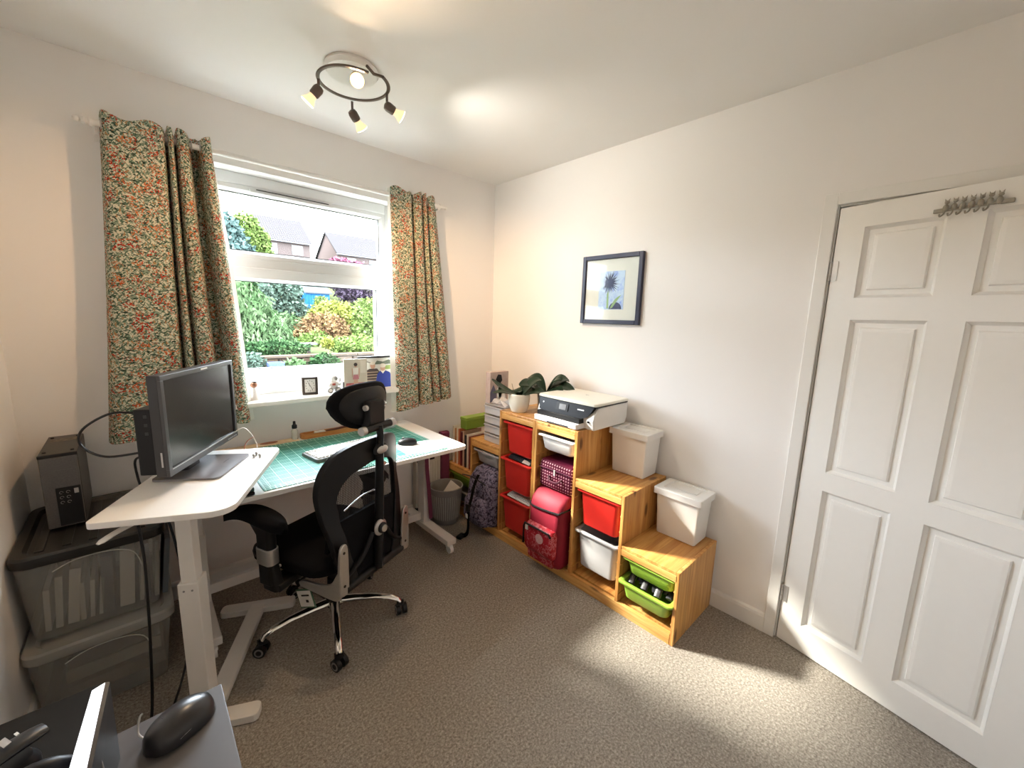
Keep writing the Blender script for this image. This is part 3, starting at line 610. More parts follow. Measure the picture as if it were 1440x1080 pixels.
# ---- bags standing in the frame
a, b = colrange(yA, 2); ym = (a+b)/2
rb = thing('trolley_bag', 'red printed wheeled bag with black zips under the shallow white tub', 'bag', (-.36, ym, .06))
def bagring(x0, x1, y0, y1, z, r): return [(x, y, z) for x, y in rrect(x0, x1, y0, y1, r, 4)]
B().loft([bagring(-.50, -.20, a+.035, b-.012, .066, .03), bagring(-.515, -.19, a+.028, b-.006, .09, .04), bagring(-.515, -.19, a+.026, b-.006, .30, .045), bagring(-.51, -.19, a+.026, b-.008, .40, .04), bagring(-.495, -.19, a+.028, b-.01, .445, .035), bagring(-.45, -.20, a+.034, b-.016, .487, .03), bagring(-.40, -.21, a+.042, b-.024, .50, .025)]).build('bag_body', pink_cloth, rb, smooth=True, ang=60)
B().loft([bagring(-.545, -.49, a+.05, b-.03, .135, .02), bagring(-.56, -.49, a+.045, b-.025, .16, .025), bagring(-.56, -.49, a+.045, b-.025, .28, .025), bagring(-.545, -.49, a+.055, b-.035, .305, .02)]).build('front_pocket', M['printed_red'], rb, smooth=True, ang=60)
B().tube([(-.562, a+.05, .285), (-.566, a+.06, .305), (-.566, b-.04, .305), (-.562, b-.028, .28), (-.562, b-.028, .17)], .006, 6).build('zip', black_plastic, rb)
B().tube(smooth_path([(-.30, a+.024, .43), (-.495, a+.03, .425), (-.512, a+.06, .415), (-.512, b-.05, .40), (-.49, b-.012, .41)], 4), .006, 6).build('zip', black_plastic, rb)
B().prism(rrect(a+.05, b-.03, .072, .13, .02), lambda y, z, d: (-.5165-d, y, z), 0, .004).build('printed_band', M['printed_red'], rb)
B().prism([((a+b)/2-.01+.03*math.cos(k*PI/8), .245+.03*math.sin(k*PI/8)) for k in range(16)], lambda y, z, d: (-.5605-d, y, z), 0, .0015).build('printed_flower', plain('pale_pink', (.62, .38, .4), .6, var=.4, scale=150), rb)
bx('zip_pull', white_plastic, rb, -.572, -.567, b-.07, b-.05, .27, .30)
for y in (a+.045, a+.06): B().cyl((-.47, y-.006, .082), (-.47, y+.006, .082), .021, seg=14).build('wheel', black_plastic, rb, smooth=True)
dc = thing('case', 'maroon case with pale dots above the red wheeled bag', 'case', (-.30, ym, .505))
B().loft([bagring(-.43, -.17, a+.02, b-.015, z, .02) if 0 < i < 3 else bagring(-.42, -.18, a+.03, b-.025, z, .015) for i, z in enumerate((.506, .516, .655, .672))]).build('case_body', M['dotted_fabric'], dc, smooth=True, ang=50)
B().tube([(-.434, a+.022, .628), (-.434, b-.017, .628)], .004, 6).build('zip', purple, dc); B().tube(smooth_path([(-.432, ym-.05, .585), (-.452, ym-.03, .565), (-.452, ym+.03, .565), (-.432, ym+.05, .585)], 4), .006, 6).build('handle', plain('maroon', (.08, .012, .03), .6), dc)
bx('zip_pull', white_plastic, dc, -.442, -.438, ym-.004, ym+.006, .60, .635)
a, b = colrange(yB, 1); ym = (a+b)/2
bp = thing('backpack', 'grey-purple patterned backpack with a black strap, leaning out of the frame', 'backpack', (-.40, ym, .06))
rg = lambda x0, x1, y0, y1, z: [(x+.03, y, z) for x, y in rrect(x0, x1, y0, y1, .05, 5)]
B().loft([rg(-.52, -.30, ym-.125, ym+.125, .064), rg(-.545, -.29, ym-.14, ym+.14, .10), rg(-.55, -.28, ym-.14, ym+.14, .25), rg(-.535, -.27, ym-.132, ym+.132, .37), rg(-.50, -.28, ym-.11, ym+.11, .44), rg(-.45, -.32, ym-.075, ym+.075, .47)]).build('bag_body', M['backpack_fabric'], bp, smooth=True, ang=70)
B().loft([rg(-.585, -.5, ym-.115, ym+.115, .08), rg(-.60, -.5, ym-.12, ym+.12, .12), rg(-.595, -.5, ym-.115, ym+.115, .23), rg(-.57, -.5, ym-.10, ym+.10, .27)]).build('front_pocket', M['backpack_fabric'], bp, smooth=True, ang=70)
B().tube(smooth_path([(-.53, ym-.03, .44), (-.565, ym-.03, .38), (-.59, ym-.03, .29), (-.615, ym-.03, .2), (-.615, ym-.03, .09), (-.62, ym-.02, .03), (-.645, ym+.0, .012)], 5), .014, 8, flat=.35, up=(1, 0, 0)).build('strap', black_cloth, bp, smooth=True)
B().tube(smooth_path([(-.55, ym-.13, .40), (-.565, ym, .425), (-.55, ym+.13, .40)], 5), .004, 6).build('zip', black_plastic, bp); bx('buckle', black_plastic, bp, -.628, -.612, ym-.048, ym-.012, .20, .25, bevel=.004)
bx('strap_tag', paper, bp, -.632, -.629, ym-.042, ym-.02, .155, .185); B().obox((-.65, ym+.005, .012), (.06, .04, .02), .3).build('strap_clip', black_plastic, bp, bevel=.004)

# ---- framed picture on the right wall
pf = thing('framed_picture', 'square navy framed watercolour of a blue flower on the right wall', 'picture', (-.012, -1.13, 1.495))
FA, FB, FZ0, FZ1, FW = -1.345, -.92, 1.495, 1.915, .026
q_ = B()
for y0, y1, z0, z1 in ((FA, FA+FW, FZ0, FZ1), (FB-FW, FB, FZ0, FZ1), (FA+FW, FB-FW, FZ0, FZ0+FW), (FA+FW, FB-FW, FZ1-FW, FZ1)): q_.box(-.026, -.002, y0, y1, z0, z1)
q_.build('frame', plain('navy', (.012, .014, .045), .35), pf, bevel=.003)
bx('mount', paper, pf, -.012, -.004, FA+FW, FB-FW, FZ0+FW, FZ1-FW)
my = (FA+FB)/2; bx('print', M['watercolour'], pf, -.0135, -.012, my-.095, my+.085, 1.585, 1.815)
fy, fz = my+.01, 1.745; fl = B()
for k in range(44):
    a_ = 2*PI*k/44+random.uniform(-.1, .1); r_ = random.uniform(.05, .082); n_ = Vector((0, -math.sin(a_), math.cos(a_)))
    fl.add([Vector((-.0142-.00002*k, fy, fz))+n_*.005, Vector((-.0142-.00002*k, fy+r_*math.cos(a_), fz+r_*math.sin(a_))), Vector((-.0142-.00002*k, fy, fz))-n_*.005], [(0, 1, 2)])
fl.build('painted_flower', plain('ink_blue', (.05, .065, .16), .6, var=.5, scale=60), pf)
B().prism([(fy+.005, fz-.03), (fy+.014, fz-.07), (fy+.012, fz-.155), (fy-.002, fz-.155), (fy+.002, fz-.07)], lambda y, z, d: (-.0136-d, y, z), 0, .0006).build('painted_stem', plain('ink_green', (.30, .45, .24), .6), pf)
B().prism([(p.x, p.y) for p in smooth_path([(fy-.012, fz-.155, 0), (fy-.045, fz-.10, 0), (fy-.085, fz-.075, 0), (fy-.075, fz-.09, 0), (fy-.03, fz-.15, 0)], 4)], lambda y, z, d: (-.0136-d, y, z), 0, .0005).build('painted_leaf', M['ink_green'], pf)
B().prism([(fy-.05+.045*math.cos(k*PI/10), fz-.158+.042*math.sin(k*PI/10)) for k in range(11)], lambda y, z, d: (-.0136-d, y, z), 0, .0004).build('painted_bud', M['ink_blue'], pf)
B().box(-.0175, -.0165, FA+FW-.002, FB-FW+.002, FZ0+FW-.002, FZ1-FW+.002).build('glass', M['window_glass'], pf)

# ---- coat hooks on the door
hk = thing('coat_hooks', 'pewter row of little cat figures with hooks at the top of the door', 'coat hooks', door.location+Matrix.Rotation(door.rotation_euler[2], 3, 'Z')@Vector((.38, 0, 1.915)), door.rotation_euler[2])
hr = B()
for s_ in (-1, 1): hr.obox((s_*.078, -.006, .006), (.03, .008, .014))
hr.obox((0, -.006, .006), (.14, .006, .01)); hr.build('rail', pewter, hk, local=True, bevel=.002)
for k in range(7):
    x = -.062+k*.0205; up = .008*math.sin(k*1.7)
    c_ = B().ball((x, -.010, .012), (.0085, .006, .013), 10, 6).ball((x+.002, -.012, .030+up*.2), (.0068, .0055, .0065), 10, 6)
    for e in (-1, 1): c_.add([(x+.002+e*.006, -.012, .033), (x+.002+e*.0015, -.012, .036), (x+.002+e*.0065, -.012, .0435)], [(0, 1, 2)])
    f_ = c_.build('cat_figure', pewter, hk, local=True, smooth=True)
    if k != 6: B().tube(smooth_path([(x, -.012, .004), (x-.001, -.020, -.010), (x-.006, -.030, -.018), (x-.007, -.034, -.010)], 4), .0026, 7).build('hook', pewter, hk, local=True, smooth=True)

# ================================================================== CRAFT DESK
ZA = .772
dk = thing('desk', 'long white desk on castors along the window wall', 'desk', (-1.44, -.39, 0))
def top_slab(name, x0, x1, y0, y1, z0, z1, r, mat, parent, local=False):
    def rg(i, z): return [(x, y, z) for x, y in rrect(x0+i, x1-i, y0+i, y1-i, r, 6)]
    return B().loft([rg(.002, z0), rg(0, z0+.002), rg(0, z1-.002), rg(.002, z1)]).build(name, mat, parent, local=local, smooth=True, ang=30)
top_slab('desk_top', -2.10, -.815, -.762, -.02, ZA-.022, ZA, .03, desk_white, dk)
for x in (-2.055, -.81):
    bx('column', steel_white, dk, x-.025, x+.025, -.30, -.22, .10, ZA-.04, bevel=.003)
    bx('column_sleeve', steel_white, dk, x-.032, x+.032, -.31, -.21, .10, .45, bevel=.003) if x < -1 else None
    bx('foot', steel_white, dk, x-.034, x+.034, -.60, -.04, .062, .10, bevel=.004)
    bx('top_bracket', steel_white, dk, x-.02, x+.02, -.64, -.06, ZA-.042, ZA-.0225)
    for y in (-.575, -.065):
        cs = B().cyl((x, y, .045), (x, y, .062), .008, seg=8).box(x-.016, x+.016, y-.014, y+.022, .035, .05).build('castor', white_plastic, dk)
        B().cyl((x-.012, y-.004, .026), (x+.012, y-.004, .026), .026, seg=16).build('wheel', white_plastic, cs, smooth=True)
bx('crossbar', steel_white, dk, -2.03, -.835, -.268, -.242, .115, .165, bevel=.003)
bx('frame_rail', steel_white, dk, -2.03, -.835, -.30, -.27, ZA-.05, ZA-.023)
def single(b, name, mat, label, cat, group=None, **k): return tag(b.build(name, mat, **k), label, cat, group)
b = B().loft([[(x, y, z) for x, y in rrect(-1.85, -.935, -.742, -.105, .008)] for z in (ZA+.0003, ZA+.003)])
single(b, 'cutting_mat', M['cutting_mat'], 'large teal cutting mat with a white printed grid on the desk', 'cutting mat')
MT = ZA+.003
# keyboard, rotated a little
kb = thing('keyboard', 'white computer keyboard lying on the teal cutting mat', 'keyboard', (-1.38, -.43, MT), math.radians(9))
B().loft([[(x, y, z) for x, y in rrect(-.215, .215, -.085+i, .085-i, .012)] for i, z in ((0, .0), (0, .012), (.004, .0165))]).build('keyboard_body', plain('keyboard_grey', (.17, .165, .16), .5), kb, local=True, smooth=True, ang=35)
ks = B()
for r_ in range(6):
    y = .062-r_*.0235-(.006 if r_ > 0 else 0); n_ = 21 if r_ < 5 else 14; x = -.203
    for c_ in range(n_):
        w = .0165; 
        if r_ == 5 and c_ == 4: w = .105
        if x+w > .206: break
        ks.loft([[(xx, yy_, z) for xx, yy_ in ((x+i, y-.017/2+i), (x+w-i, y-.017/2+i), (x+w-i, y+.017/2-i), (x+i, y+.017/2-i))] for i, z in ((0, .016), (.002, .0225))]); x += w+.003
tag(ks.build('keys', plain('key_white', (.80, .79, .77), .5), kb, local=True), kind='stuff')
def mouse_shape(L, W_, Hh, n=14, m=10):
    rings = []
    for i in range(n+1):
        t = i/n; x = -L/2+L*t; w = W_/2*math.sqrt(max(.02, 1-(2*t-1)**4))*(.86+.14*math.sin(PI*t)); h = Hh*(math.sin(PI*min(1, max(0, .12+.78*t)))**.6)*(1 if .03 < t < .97 else .5)
        rings.append([(x, w*math.cos(PI*k/m), .002+h*math.sin(PI*k/m)**.8) for k in range(m+1)])
    return B().loft(rings)
ms = thing('computer_mouse', 'small black computer mouse on the printed white mouse mat', 'mouse', (-1.085, -.545, MT+.0025), math.radians(150))
mouse_shape(.11, .062, .036).build('mouse_body', black_plastic, ms, local=True, smooth=True, ang=60); B().cyl((.025, -.004, .034), (.025, .004, .034), .008, seg=12).build('scroll_wheel', grey_plastic, ms, local=True)
mm = thing('mouse_mat', 'white mouse mat with pink and purple print under the black mouse', 'mouse mat', (-1.05, -.63, MT), math.radians(-6))
B().loft([[(x, y, z) for x, y in rrect(-.115, .115, -.095, .095, .012)] for z in (.0002, .002)]).build('mat', paper, mm, local=True)
for pts, c_ in (([(.02, -.05), (.06, -.01), (.1, -.04), (.075, -.045), (.062, -.028), (.05, -.045)], (.45, .16, .30)), ([(.03, .05), (.075, .075), (.09, .05), (.07, .055), (.06, .045)], (.22, .18, .26))):
    B().prism(pts, lambda x, y, d: (x, y, .002+d), 0, .0004).build('print_shape', plain('mat_print_%d' % int(c_[0]*100), c_, .6), mm, local=True)
# things at the back of the desk
ty = thing('pen_tray', 'long wooden pen tray at the back edge of the desk', 'tray', (-1.33, -.06, ZA))
def trr(i, z): return [(x, y, z) for x, y in rrect(-1.52+i, -1.14-i, -.092+i, -.03-i, .025, 5)]
B().loft([trr(.003, ZA), trr(0, ZA+.004), trr(0, ZA+.028), trr(.006, ZA+.028), trr(.009, ZA+.01)]).build('tray_body', M['tray_wood'], ty, smooth=True, ang=35)
single(B().loft([[(x, y, z) for x, y in rrect(-1.44, -1.38, -.075, -.045, .006)] for z in (ZA+.0105, ZA+.03)]), 'eraser', paper, 'white eraser lying in the wooden pen tray', 'eraser', bevel=.002)
single(B().tube([(-1.37, -.055, ZA+.022), (-1.20, -.052, ZA+.034)], .007, 8), 'pen', plain('brown_pen', (.13, .04, .02), .4), 'brown pen lying along the wooden pen tray', 'pen', smooth=True)
wp = thing('wooden_plaque', 'flat pale wooden strip with a round carved emblem behind the cutting mat', 'plaque', (-1.72, -.06, ZA))
bx('strip', plain('pale_wood', (.68, .52, .34), .5, var=.1), wp, -1.93, -1.535, -.095, -.04, ZA, ZA+.008, bevel=.002)
B().prism([(-1.685+.045*math.cos(k*PI/12), -.067+.022*math.sin(k*PI/12)) for k in range(24)], lambda x, y, d: (x, y, ZA+.008+d), 0, .001).build('emblem', plain('burnt_wood', (.25, .08, .035), .6, var=.7, scale=140), wp)
bo = thing('spray_bottle', 'small clear spray bottle with a black top at the back of the desk', 'bottle', (-1.552, -.075, ZA+.0005))
B().lathe([(.001, 0), (.015, 0), (.017, .004), (.017, .05), (.012, .06), (.009, .064), (.001, .064)], (0, 0, .008), 18).build('bottle_body', see_through('bottle_clear', (.75, .76, .72), .4, .1), bo, local=True, smooth=True, ang=50)
B().lathe([(.011, .072), (.014, .074), (.014, .092), (.008, .096), (.007, .114), (.002, .116)], (0, 0, 0), 16).build('spray_top', black_plastic, bo, local=True, smooth=True, ang=50)
tp = thing('tape_dispenser', 'small blue-grey tape dispenser behind the chair headrest', 'tape', (-1.02, -.16, MT))
B().box(-.05, .05, -.014, .014, 0, .012).prism([(.028*math.cos(k*PI/10), .036+.028*math.sin(k*PI/10)) for k in range(20)], lambda x, z, d: (x+.01, d, z), -.012, .012).build('dispenser', see_through('blue_clear', (.45, .6, .68), .3, .15), tp, local=True, bevel=.002)
lp = thing('closed_laptop', 'dark closed laptop on the desk under the raised side table', 'laptop', (-1.99, -.62, ZA))
bx('laptop_base', black_plastic, lp, -2.09, -1.885, -.755, -.52, ZA+.001, ZA+.014, bevel=.003); bx('laptop_lid', plain('dark_teal', (.012, .05, .05), .35), lp, -2.09, -1.885, -.75, -.52, ZA+.0145, ZA+.03, bevel=.003)
bx('screen_edge', plain('teal_edge', (.02, .10, .095), .3), lp, -2.085, -1.89, -.735, -.53, ZA+.0305, ZA+.045, bevel=.003)

# ================================================================== RAISED SIDE TABLE WITH MONITOR
SB = Vector((-2.043, -.7785, 0)); SR = math.atan2(.574, .278)           # local X runs along the long edge, away from the camera
st = thing('side_table', 'raised white side table on one column, holding the monitor', 'table', SB, SR)
ZB = .90
pts = []
hx, hy = .319, .182
for cx, cy, a_, r_ in ((hx, hy, 0, .03), (-hx, hy, PI/2, .02), (-hx, -hy, PI, .062), (hx, -hy, 1.5*PI, .035)):
    sx, sy = (1 if cx > 0 else -1), (1 if cy > 0 else -1); pts += [(cx-sx*r_+r_*math.cos(a_+PI/2*i/7), cy-sy*r_+r_*math.sin(a_+PI/2*i/7)) for i in range(8)]
B().loft([[(x, y, z) for x, y in pts] for z in (ZB-.02, ZB)]).build('table_top', desk_white, st, local=True, bevel=.002)
bx('outer_column', steel_white, st, -.205, -.135, -.03, .03, .03, .60, bevel=.003, local=True); bx('inner_column', steel_white, st, -.196, -.144, -.022, .022, .60, ZB-.03, bevel=.003, local=True)
bx('top_plate', steel_white, st, -.26, .10, -.05, .05, ZB-.032, ZB-.0205, local=True)
bx('long_foot', steel_white, st, -.17, .46, -.034, .034, .004, .034, bevel=.006, local=True)
for x in (-.20, .42): B().loft([[(x+u, y, z) for u, y in rrect(0, .065, -.17, .16, .02)] for z in (.002, .032)]).build('cross_foot', steel_white, st, local=True, bevel=.003)
for z in (.575, ): 
    for y in (-.012, .012): B().cyl((-.2055, y, z), (-.207, y, z), .0035, seg=8).build('screw', grey_plastic, st, local=True)
B().tube(smooth_path([(-.20, .06, ZB-.035), (-.28, .115, ZB-.045), (-.335, .145, ZB-.058)], 4), [.012]*8+[.006], 8, flat=.45).build('lever', steel_white, st, local=True, smooth=True)
# monitor: local X along the screen, -Y towards the viewer of the screen
mn = thing('monitor', 'dark grey computer monitor with a blank screen on the raised table', 'monitor', (-2.0225, -.678, ZB), 1.019)
w2, zb_, mh = .2455, .058, .34
B().loft([[(x, y, z) for x, z in rrect(-w2, w2, zb_, zb_+mh, .004, 2)] for y in (0, .028)]+[[(x, .045, z) for x, z in rrect(-w2+.04, w2-.04, zb_+.03, zb_+mh-.03, .004, 2)]]).build('casing', dark_plastic, mn, local=True)
bz = B(); e_ = .017
for x0, x1, z0, z1 in ((-w2, w2, zb_, zb_+.024), (-w2, w2, zb_+mh-e_, zb_+mh), (-w2, -w2+e_, zb_+.024, zb_+mh-e_), (w2-e_, w2, zb_+.024, zb_+mh-e_)): bz.box(x0, x1, -.010, .0, z0, z1)
bz.build('bezel', plain('bezel_grey', (.05, .05, .053), .35), mn, local=True, bevel=.0015)
bx('screen', plain('screen_black', (.012, .012, .014), .22, spec=.6), mn, -w2+e_, w2-e_, -.004, 0, zb_+.024, zb_+mh-e_, local=True)
bx('trim_strip', silver, mn, -w2+e_, w2-e_, -.0112, -.0095, zb_+.0215, zb_+.0238, local=True)
bx('logo_mark', white_plastic, mn, -.005, .04, -.0108, -.0098, zb_+mh-.0115, zb_+mh-.0055, local=True)
bx('side_mark', silver, mn, -w2-.0006, -w2, .006, .011, zb_+.035, zb_+.085, local=True)
for k in range(5): bx('button', silver, mn, w2-.09+k*.016, w2-.08+k*.016, -.0112, -.0098, zb_+.006, zb_+.010, local=True)
B().loft([[(x, y, z) for x, y in rrect(-.135, .135, -.10, .12, .02)] for z in (.0005, .008)]).build('stand_base', plain('stand_grey', (.20, .20, .215), .22), mn, local=True, smooth=True, ang=35)
B().loft([[(x, y+.0, z) for x, y in rrect(-.045, .045, .045, .075, .01)] for z in (.008, .25)]).build('stand_post', black_plastic, mn, local=True, smooth=True, ang=35)
bx('cable_slot', black_plastic, mn, .03, .075, -.045, -.041, .0078, .0084, local=True)
mpc = thing('mini_computer', 'black computer box fixed behind the monitor', 'computer', (-2.0225, -.678, ZB), 1.019)
bx('box_body', black_plastic, mpc, -.16, .0, .078, .130, .035, .27, local=True, bevel=.004)
for k in range(3): bx('port', dark_plastic, mpc, -.1615, -.16, .09, .10, .18+k*.03, .190+k*.03, local=True)
bx('back_plate', dark_plastic, mpc, .04, .235, .08, .10, .012, .11, local=True)
def cable(name, pts, r, mat, label): return single(B().tube(smooth_path(pts, 8), r, 7), name, mat, label, 'cable', smooth=True)
cable('cable', [(-2.20, -.72, 1.15), (-2.27, -.69, 1.155), (-2.345, -.64, 1.10), (-2.355, -.62, 1.04), (-2.30, -.66, 1.00), (-2.20, -.75, 1.02)], .004, black_plastic, 'black cable looping out from behind the monitor')
cable('cable', [(-2.19, -.70, .99), (-2.225, -.655, .97), (-2.225, -.64, .90), (-2.215, -.66, .84), (-2.21, -.70, .80)], .004, black_plastic, 'short black cable curving down behind the side table')
cable('cable', [(-2.245, -.64, .82), (-2.235, -.66, .60), (-2.24, -.68, .40), (-2.25, -.70, .20), (-2.262, -.73, .03), (-2.275, -.85, .007), (-2.29, -1.15, .007)], .005, black_plastic, 'black cable hanging in front of the clear tubs')
cable('cable', [(-2.19, -.60, .80), (-2.15, -.60, .66), (-2.13, -.62, .40), (-2.14, -.63, .14), (-2.17, -.67, .03), (-2.21, -.80, .007), (-2.24, -1.1, .007)], .0045, black_plastic, 'black cable running behind the side table column to the carpet')
er = thing('earphones', 'pink and white earphones with silver buds beside the monitor', 'earphones', (-1.85, -.60, ZB))
B().tube(smooth_path([(-1.895, -.50, ZB+.085), (-1.865, -.50, ZB+.094), (-1.845, -.52, ZB+.07), (-1.838, -.53, ZB+.055)], 5), .0022, 6).build('cable', plain('cable_white', (.7, .66, .62), .4), er, smooth=True)
B().tube(smooth_path([(-1.838, -.53, ZB+.055), (-1.866, -.515, ZB+.025), (-1.882, -.50, ZB-.06)], 4), .002, 6).build('cable', plain('cable_pink', (.45, .16, .11), .35, .5), er, smooth=True)
B().tube(smooth_path([(-1.838, -.53, ZB+.055), (-1.832, -.56, ZB+.03), (-1.838, -.60, ZB+.012), (-1.848, -.63, ZB+.006)], 4), .0018, 6).build('cable', M['cable_white'], er, smooth=True)
for p in ((-1.848, -.632, ZB+.008), (-1.862, -.655, ZB+.008), (-1.842, -.665, ZB+.008)): B().ball(p, (.006, .012, .008), 10, 6).build('earbud', silver, er, smooth=True)

# ================================================================== CLEAR TUBS, COMPUTER TOWER
clear_dark = see_through('tub_clear', (.46, .455, .43), .70, .16)
def big_tub(label, x0, x1, y0, y1, z0, z1, lidmat, ridge):
    root = thing('plastic_tub', label, 'tub', ((x0+x1)/2, (y0+y1)/2, z0), group='clear plastic tubs by the left wall')
    def rg(i, z): return [(x, y, z) for x, y in rrect(x0+i*.6, x1-i, y0+i, y1-i*.4, .03)]
    B().loft([rg(.05, z0), rg(.042, z0+.006), rg(.012, z1-.035), rg(.015, z1-.035), rg(.045, z0+.009), rg(.06, z0+.008)]).build('tub_body', clear_dark, root, smooth=True, ang=35)
    def lr(i, z): return [(x, y, z) for x, y in rrect(x0+i, x1-i, y0+i, y1-i, .045)]
    B().loft([lr(.004, z1-.042), lr(0, z1-.036), lr(0, z1-.008), lr(.006, z1), lr(.03, z1), lr(.04, z1-.012)]).build('lid', lidmat, root, smooth=True, ang=35)
    if ridge:
        for k in range(5):
            x = x0+.07+k*(x1-x0-.14)/4; bx('lid_rib', lidmat, root, x-.012, x+.012, y0+.06, y1-.05, z1-.012, z1-.006, bevel=.002)
    for s_ in (0,): B().tube(smooth_path([(x0+.10, y0+.012+.0, z1-.075), (x0+.16, y0+.009, z1-.05), (x0+.25, y0+.009, z1-.05), (x0+.31, y0+.012, z1-.08), (x0+.33, y0+.03, z1-.16)], 4), .002, 5).build('moulded_line', plain('tub_line', (.55, .54, .5), .3), root)
    return root
TX0, TX1 = -2.575, -2.165
big_tub('lower clear tub with a greyish lid standing on the carpet', TX0, TX1, -.60, -.03, 0, .315, see_through('lid_clear', (.42, .415, .39), .25, .25), False)
big_tub('upper clear tub with a black lid, filled with files', TX0, TX1, -.555, -.03, .306, .655, plain('tub_lid_black', (.018, .017, .016), .35), True)
xs = TX0+.055; fk = 0
for w, h, c_, lk in ((.018, .16, (.66, .63, .54), 'short beige'), (.022, .20, (.70, .67, .57), 'beige'), (.034, .215, (.74, .70, .6), 'thick cream'), (.016, .15, (.62, .6, .5), 'small tan'), (.014, .15, (.68, .66, .56), 'small cream'), (.013, .15, (.72, .7, .6), 'small ivory'), (.04, .23, (.04, .045, .07), 'thick navy'), (.05, .235, (.68, .64, .56), 'widest pale'), (.016, .20, (.62, .58, .5), 'thin beige leaning'), (.024, .24, (.035, .04, .06), 'dark blue'), (.016, .24, (.42, .40, .36), 'thin grey'), (.020, .24, (.10, .12, .14), 'slate')):
    m_ = B().obox((xs+w/2+.006*(fk % 3), -.36, .325+h/2), (w*.86, .24, h), 0, 0, .05+.03*(fk % 3))
    single(m_, 'file', plain('file_%d' % fk, c_, .7), lk+' file upright inside the upper clear tub', 'file', 'files in the upper clear tub'); xs += w+.0055; fk += 1
for k, (z, w, c_) in enumerate(((.03, .30, (.16, .14, .12)), (.10, .27, (.30, .27, .23)), (.155, .26, (.10, .09, .08)))):
    single(B().obox((-2.36, -.30, z+.025), (w, .40, .05), .03*k), 'paper_stack', plain('stack_%d' % k, c_, .7), ('dark bottom', 'pale middle', 'dark top')[k]+' paper stack inside the lower clear tub', 'papers', 'papers in the lower clear tub')
single(B().obox((-2.31, -.44, .215), (.20, .10, .012), .05), 'notebook', paper, 'white notebook showing through the lower clear tub', 'notebook')
pc = thing('computer_tower', 'black and grey desktop computer standing on the black tub lid', 'computer', (-2.443, -.195, .655), 0)
def pbx(n, m, *d, **k): return bx(n, m, pc, *d, local=True, **k)
pbx('casing', plain('tower_black', (.03, .027, .025), .45), -.052, .052, -.14, .17, .004, .298, bevel=.003)
pbx('front_panel', plain('tower_grey', (.10, .095, .095), .4, scale=200, var=.35), -.050, .050, -.150, -.14, .006, .286, bevel=.003); pbx('front_top_edge', black_plastic, -.052, .052, -.149, -.139, .286, .2985, bevel=.002)
pbx('drive_slot', silver, .012, .04, -.1512, -.1495, .215, .220); pbx('drive_cover', M['tower_grey'], -.02, .044, -.1515, -.15, .185, .235)
pbx('port_panel', black_plastic, -.018, .048, -.1525, -.15, .012, .165, bevel=.002); pbx('power_button', silver, .03, .042, -.154, -.1525, .135, .155, bevel=.001)
for i in range(3):
    for j in range(2): B().tube([(-.004+j*.018+.005*math.cos(k*PI/5), -.1528, .145-i*.02+.005*math.sin(k*PI/5)) for k in range(9)], .0009, 5).build('port', grey_plastic, pc, local=True)
for x, y in ((-.037, -.11), (.037, -.11), (-.037, .13), (.037, .13)): B().cyl((x, y, .298), (x, y, .303), .006, .005, 10).build('rubber_foot', black_plastic, pc, local=True)
pbx('torn_label', plain('torn_label', (.16, .14, .12), .8, var=.8, scale=80), -.038, .04, .06, .11, .2985, .2992)

# ================================================================== OFFICE CHAIR
CH = thing('office_chair', 'black mesh office chair with headrest, chrome base and castors', 'chair', (-1.574, -.686, 0), .407)
def cb(b, name, mat, parent=None, smooth=True, ang=45, bevel=0): return b.build(name, mat, parent or CH, local=True, smooth=smooth, ang=ang, bevel=bevel)
for k in range(5):
    a_ = math.radians(-178.3+72*k)-.407; d = Vector((math.cos(a_), math.sin(a_), 0)); n_ = Vector((-d.y, d.x, 0))
    P = lambda r_, z, s_=0: d*r_+n_*s_+Vector((0, 0, z))
    leg = cb(B().tube([P(.02, .105), P(.10, .11), P(.20, .108), P(.27, .098), P(.305, .085), P(.318, .068)], [.026, .023, .019, .017, .016, .014], 10, flat=.75), 'base_leg', chrome)
    cs = cb(B().tube([P(.322, .075), P(.322, .055)], .008, 8).tube([P(.322-.02, .058), P(.322+.012, .062)], .02, 8, flat=.5), 'castor', black_plastic)
    ta = a_+.9+k*1.3; t_ = Vector((math.cos(ta), math.sin(ta), 0)); c0 = P(.322, .027)
    for s_ in (-1, 1):
        w_ = cb(B().tube([c0+t_*s_*.008, c0+t_*s_*.026], .027, 18), 'wheel', black_plastic, cs)
        cb(B().tube([c0+t_*s_*.0262, c0+t_*s_*.0275], .019, 18), 'wheel_ring', grey_plastic, cs); cb(B().tube([c0+t_*s_*.0276, c0+t_*s_*.0285], .012, 14), 'wheel_cap', black_plastic, cs)
cb(B().lathe([(.001, .08), (.036, .082), (.038, .125), (.030, .135), (.028, .22), (.0275, .23), (.018, .232), (.018, .35), (.001, .352)], seg=20), 'gas_column', black_plastic)
cb(B().loft([[(x, y, z) for x, y in rrect(-.09, .09, -.13, .10, .03)] for z in (.345, .395)]), 'mechanism', dark_plastic)
cb(B().tube([(.08, .02, .36), (.20, .02, .355), (.24, .02, .35)], [.006, .006, .012], 8), 'lever', black_plastic)
cb(B().tube([(-.09, -.02, .355), (-.20, -.03, .345), (-.215, -.03, .345)], [.006, .006, .018], 10), 'lever', black_plastic)
def seat_ring(i, z): return [(x, y, z+.02*((abs(y)/.25)**3)*(-1 if y > 0 else .3)) for x, y in rrect(-.245+i, .245-i, -.215+i, .275-i, .10, 7)]
cb(B().loft([seat_ring(.03, .395), seat_ring(.0, .415), seat_ring(-.004, .45), seat_ring(.012, .478), seat_ring(.05, .492), seat_ring(.12, .494)]), 'seat', black_cloth)
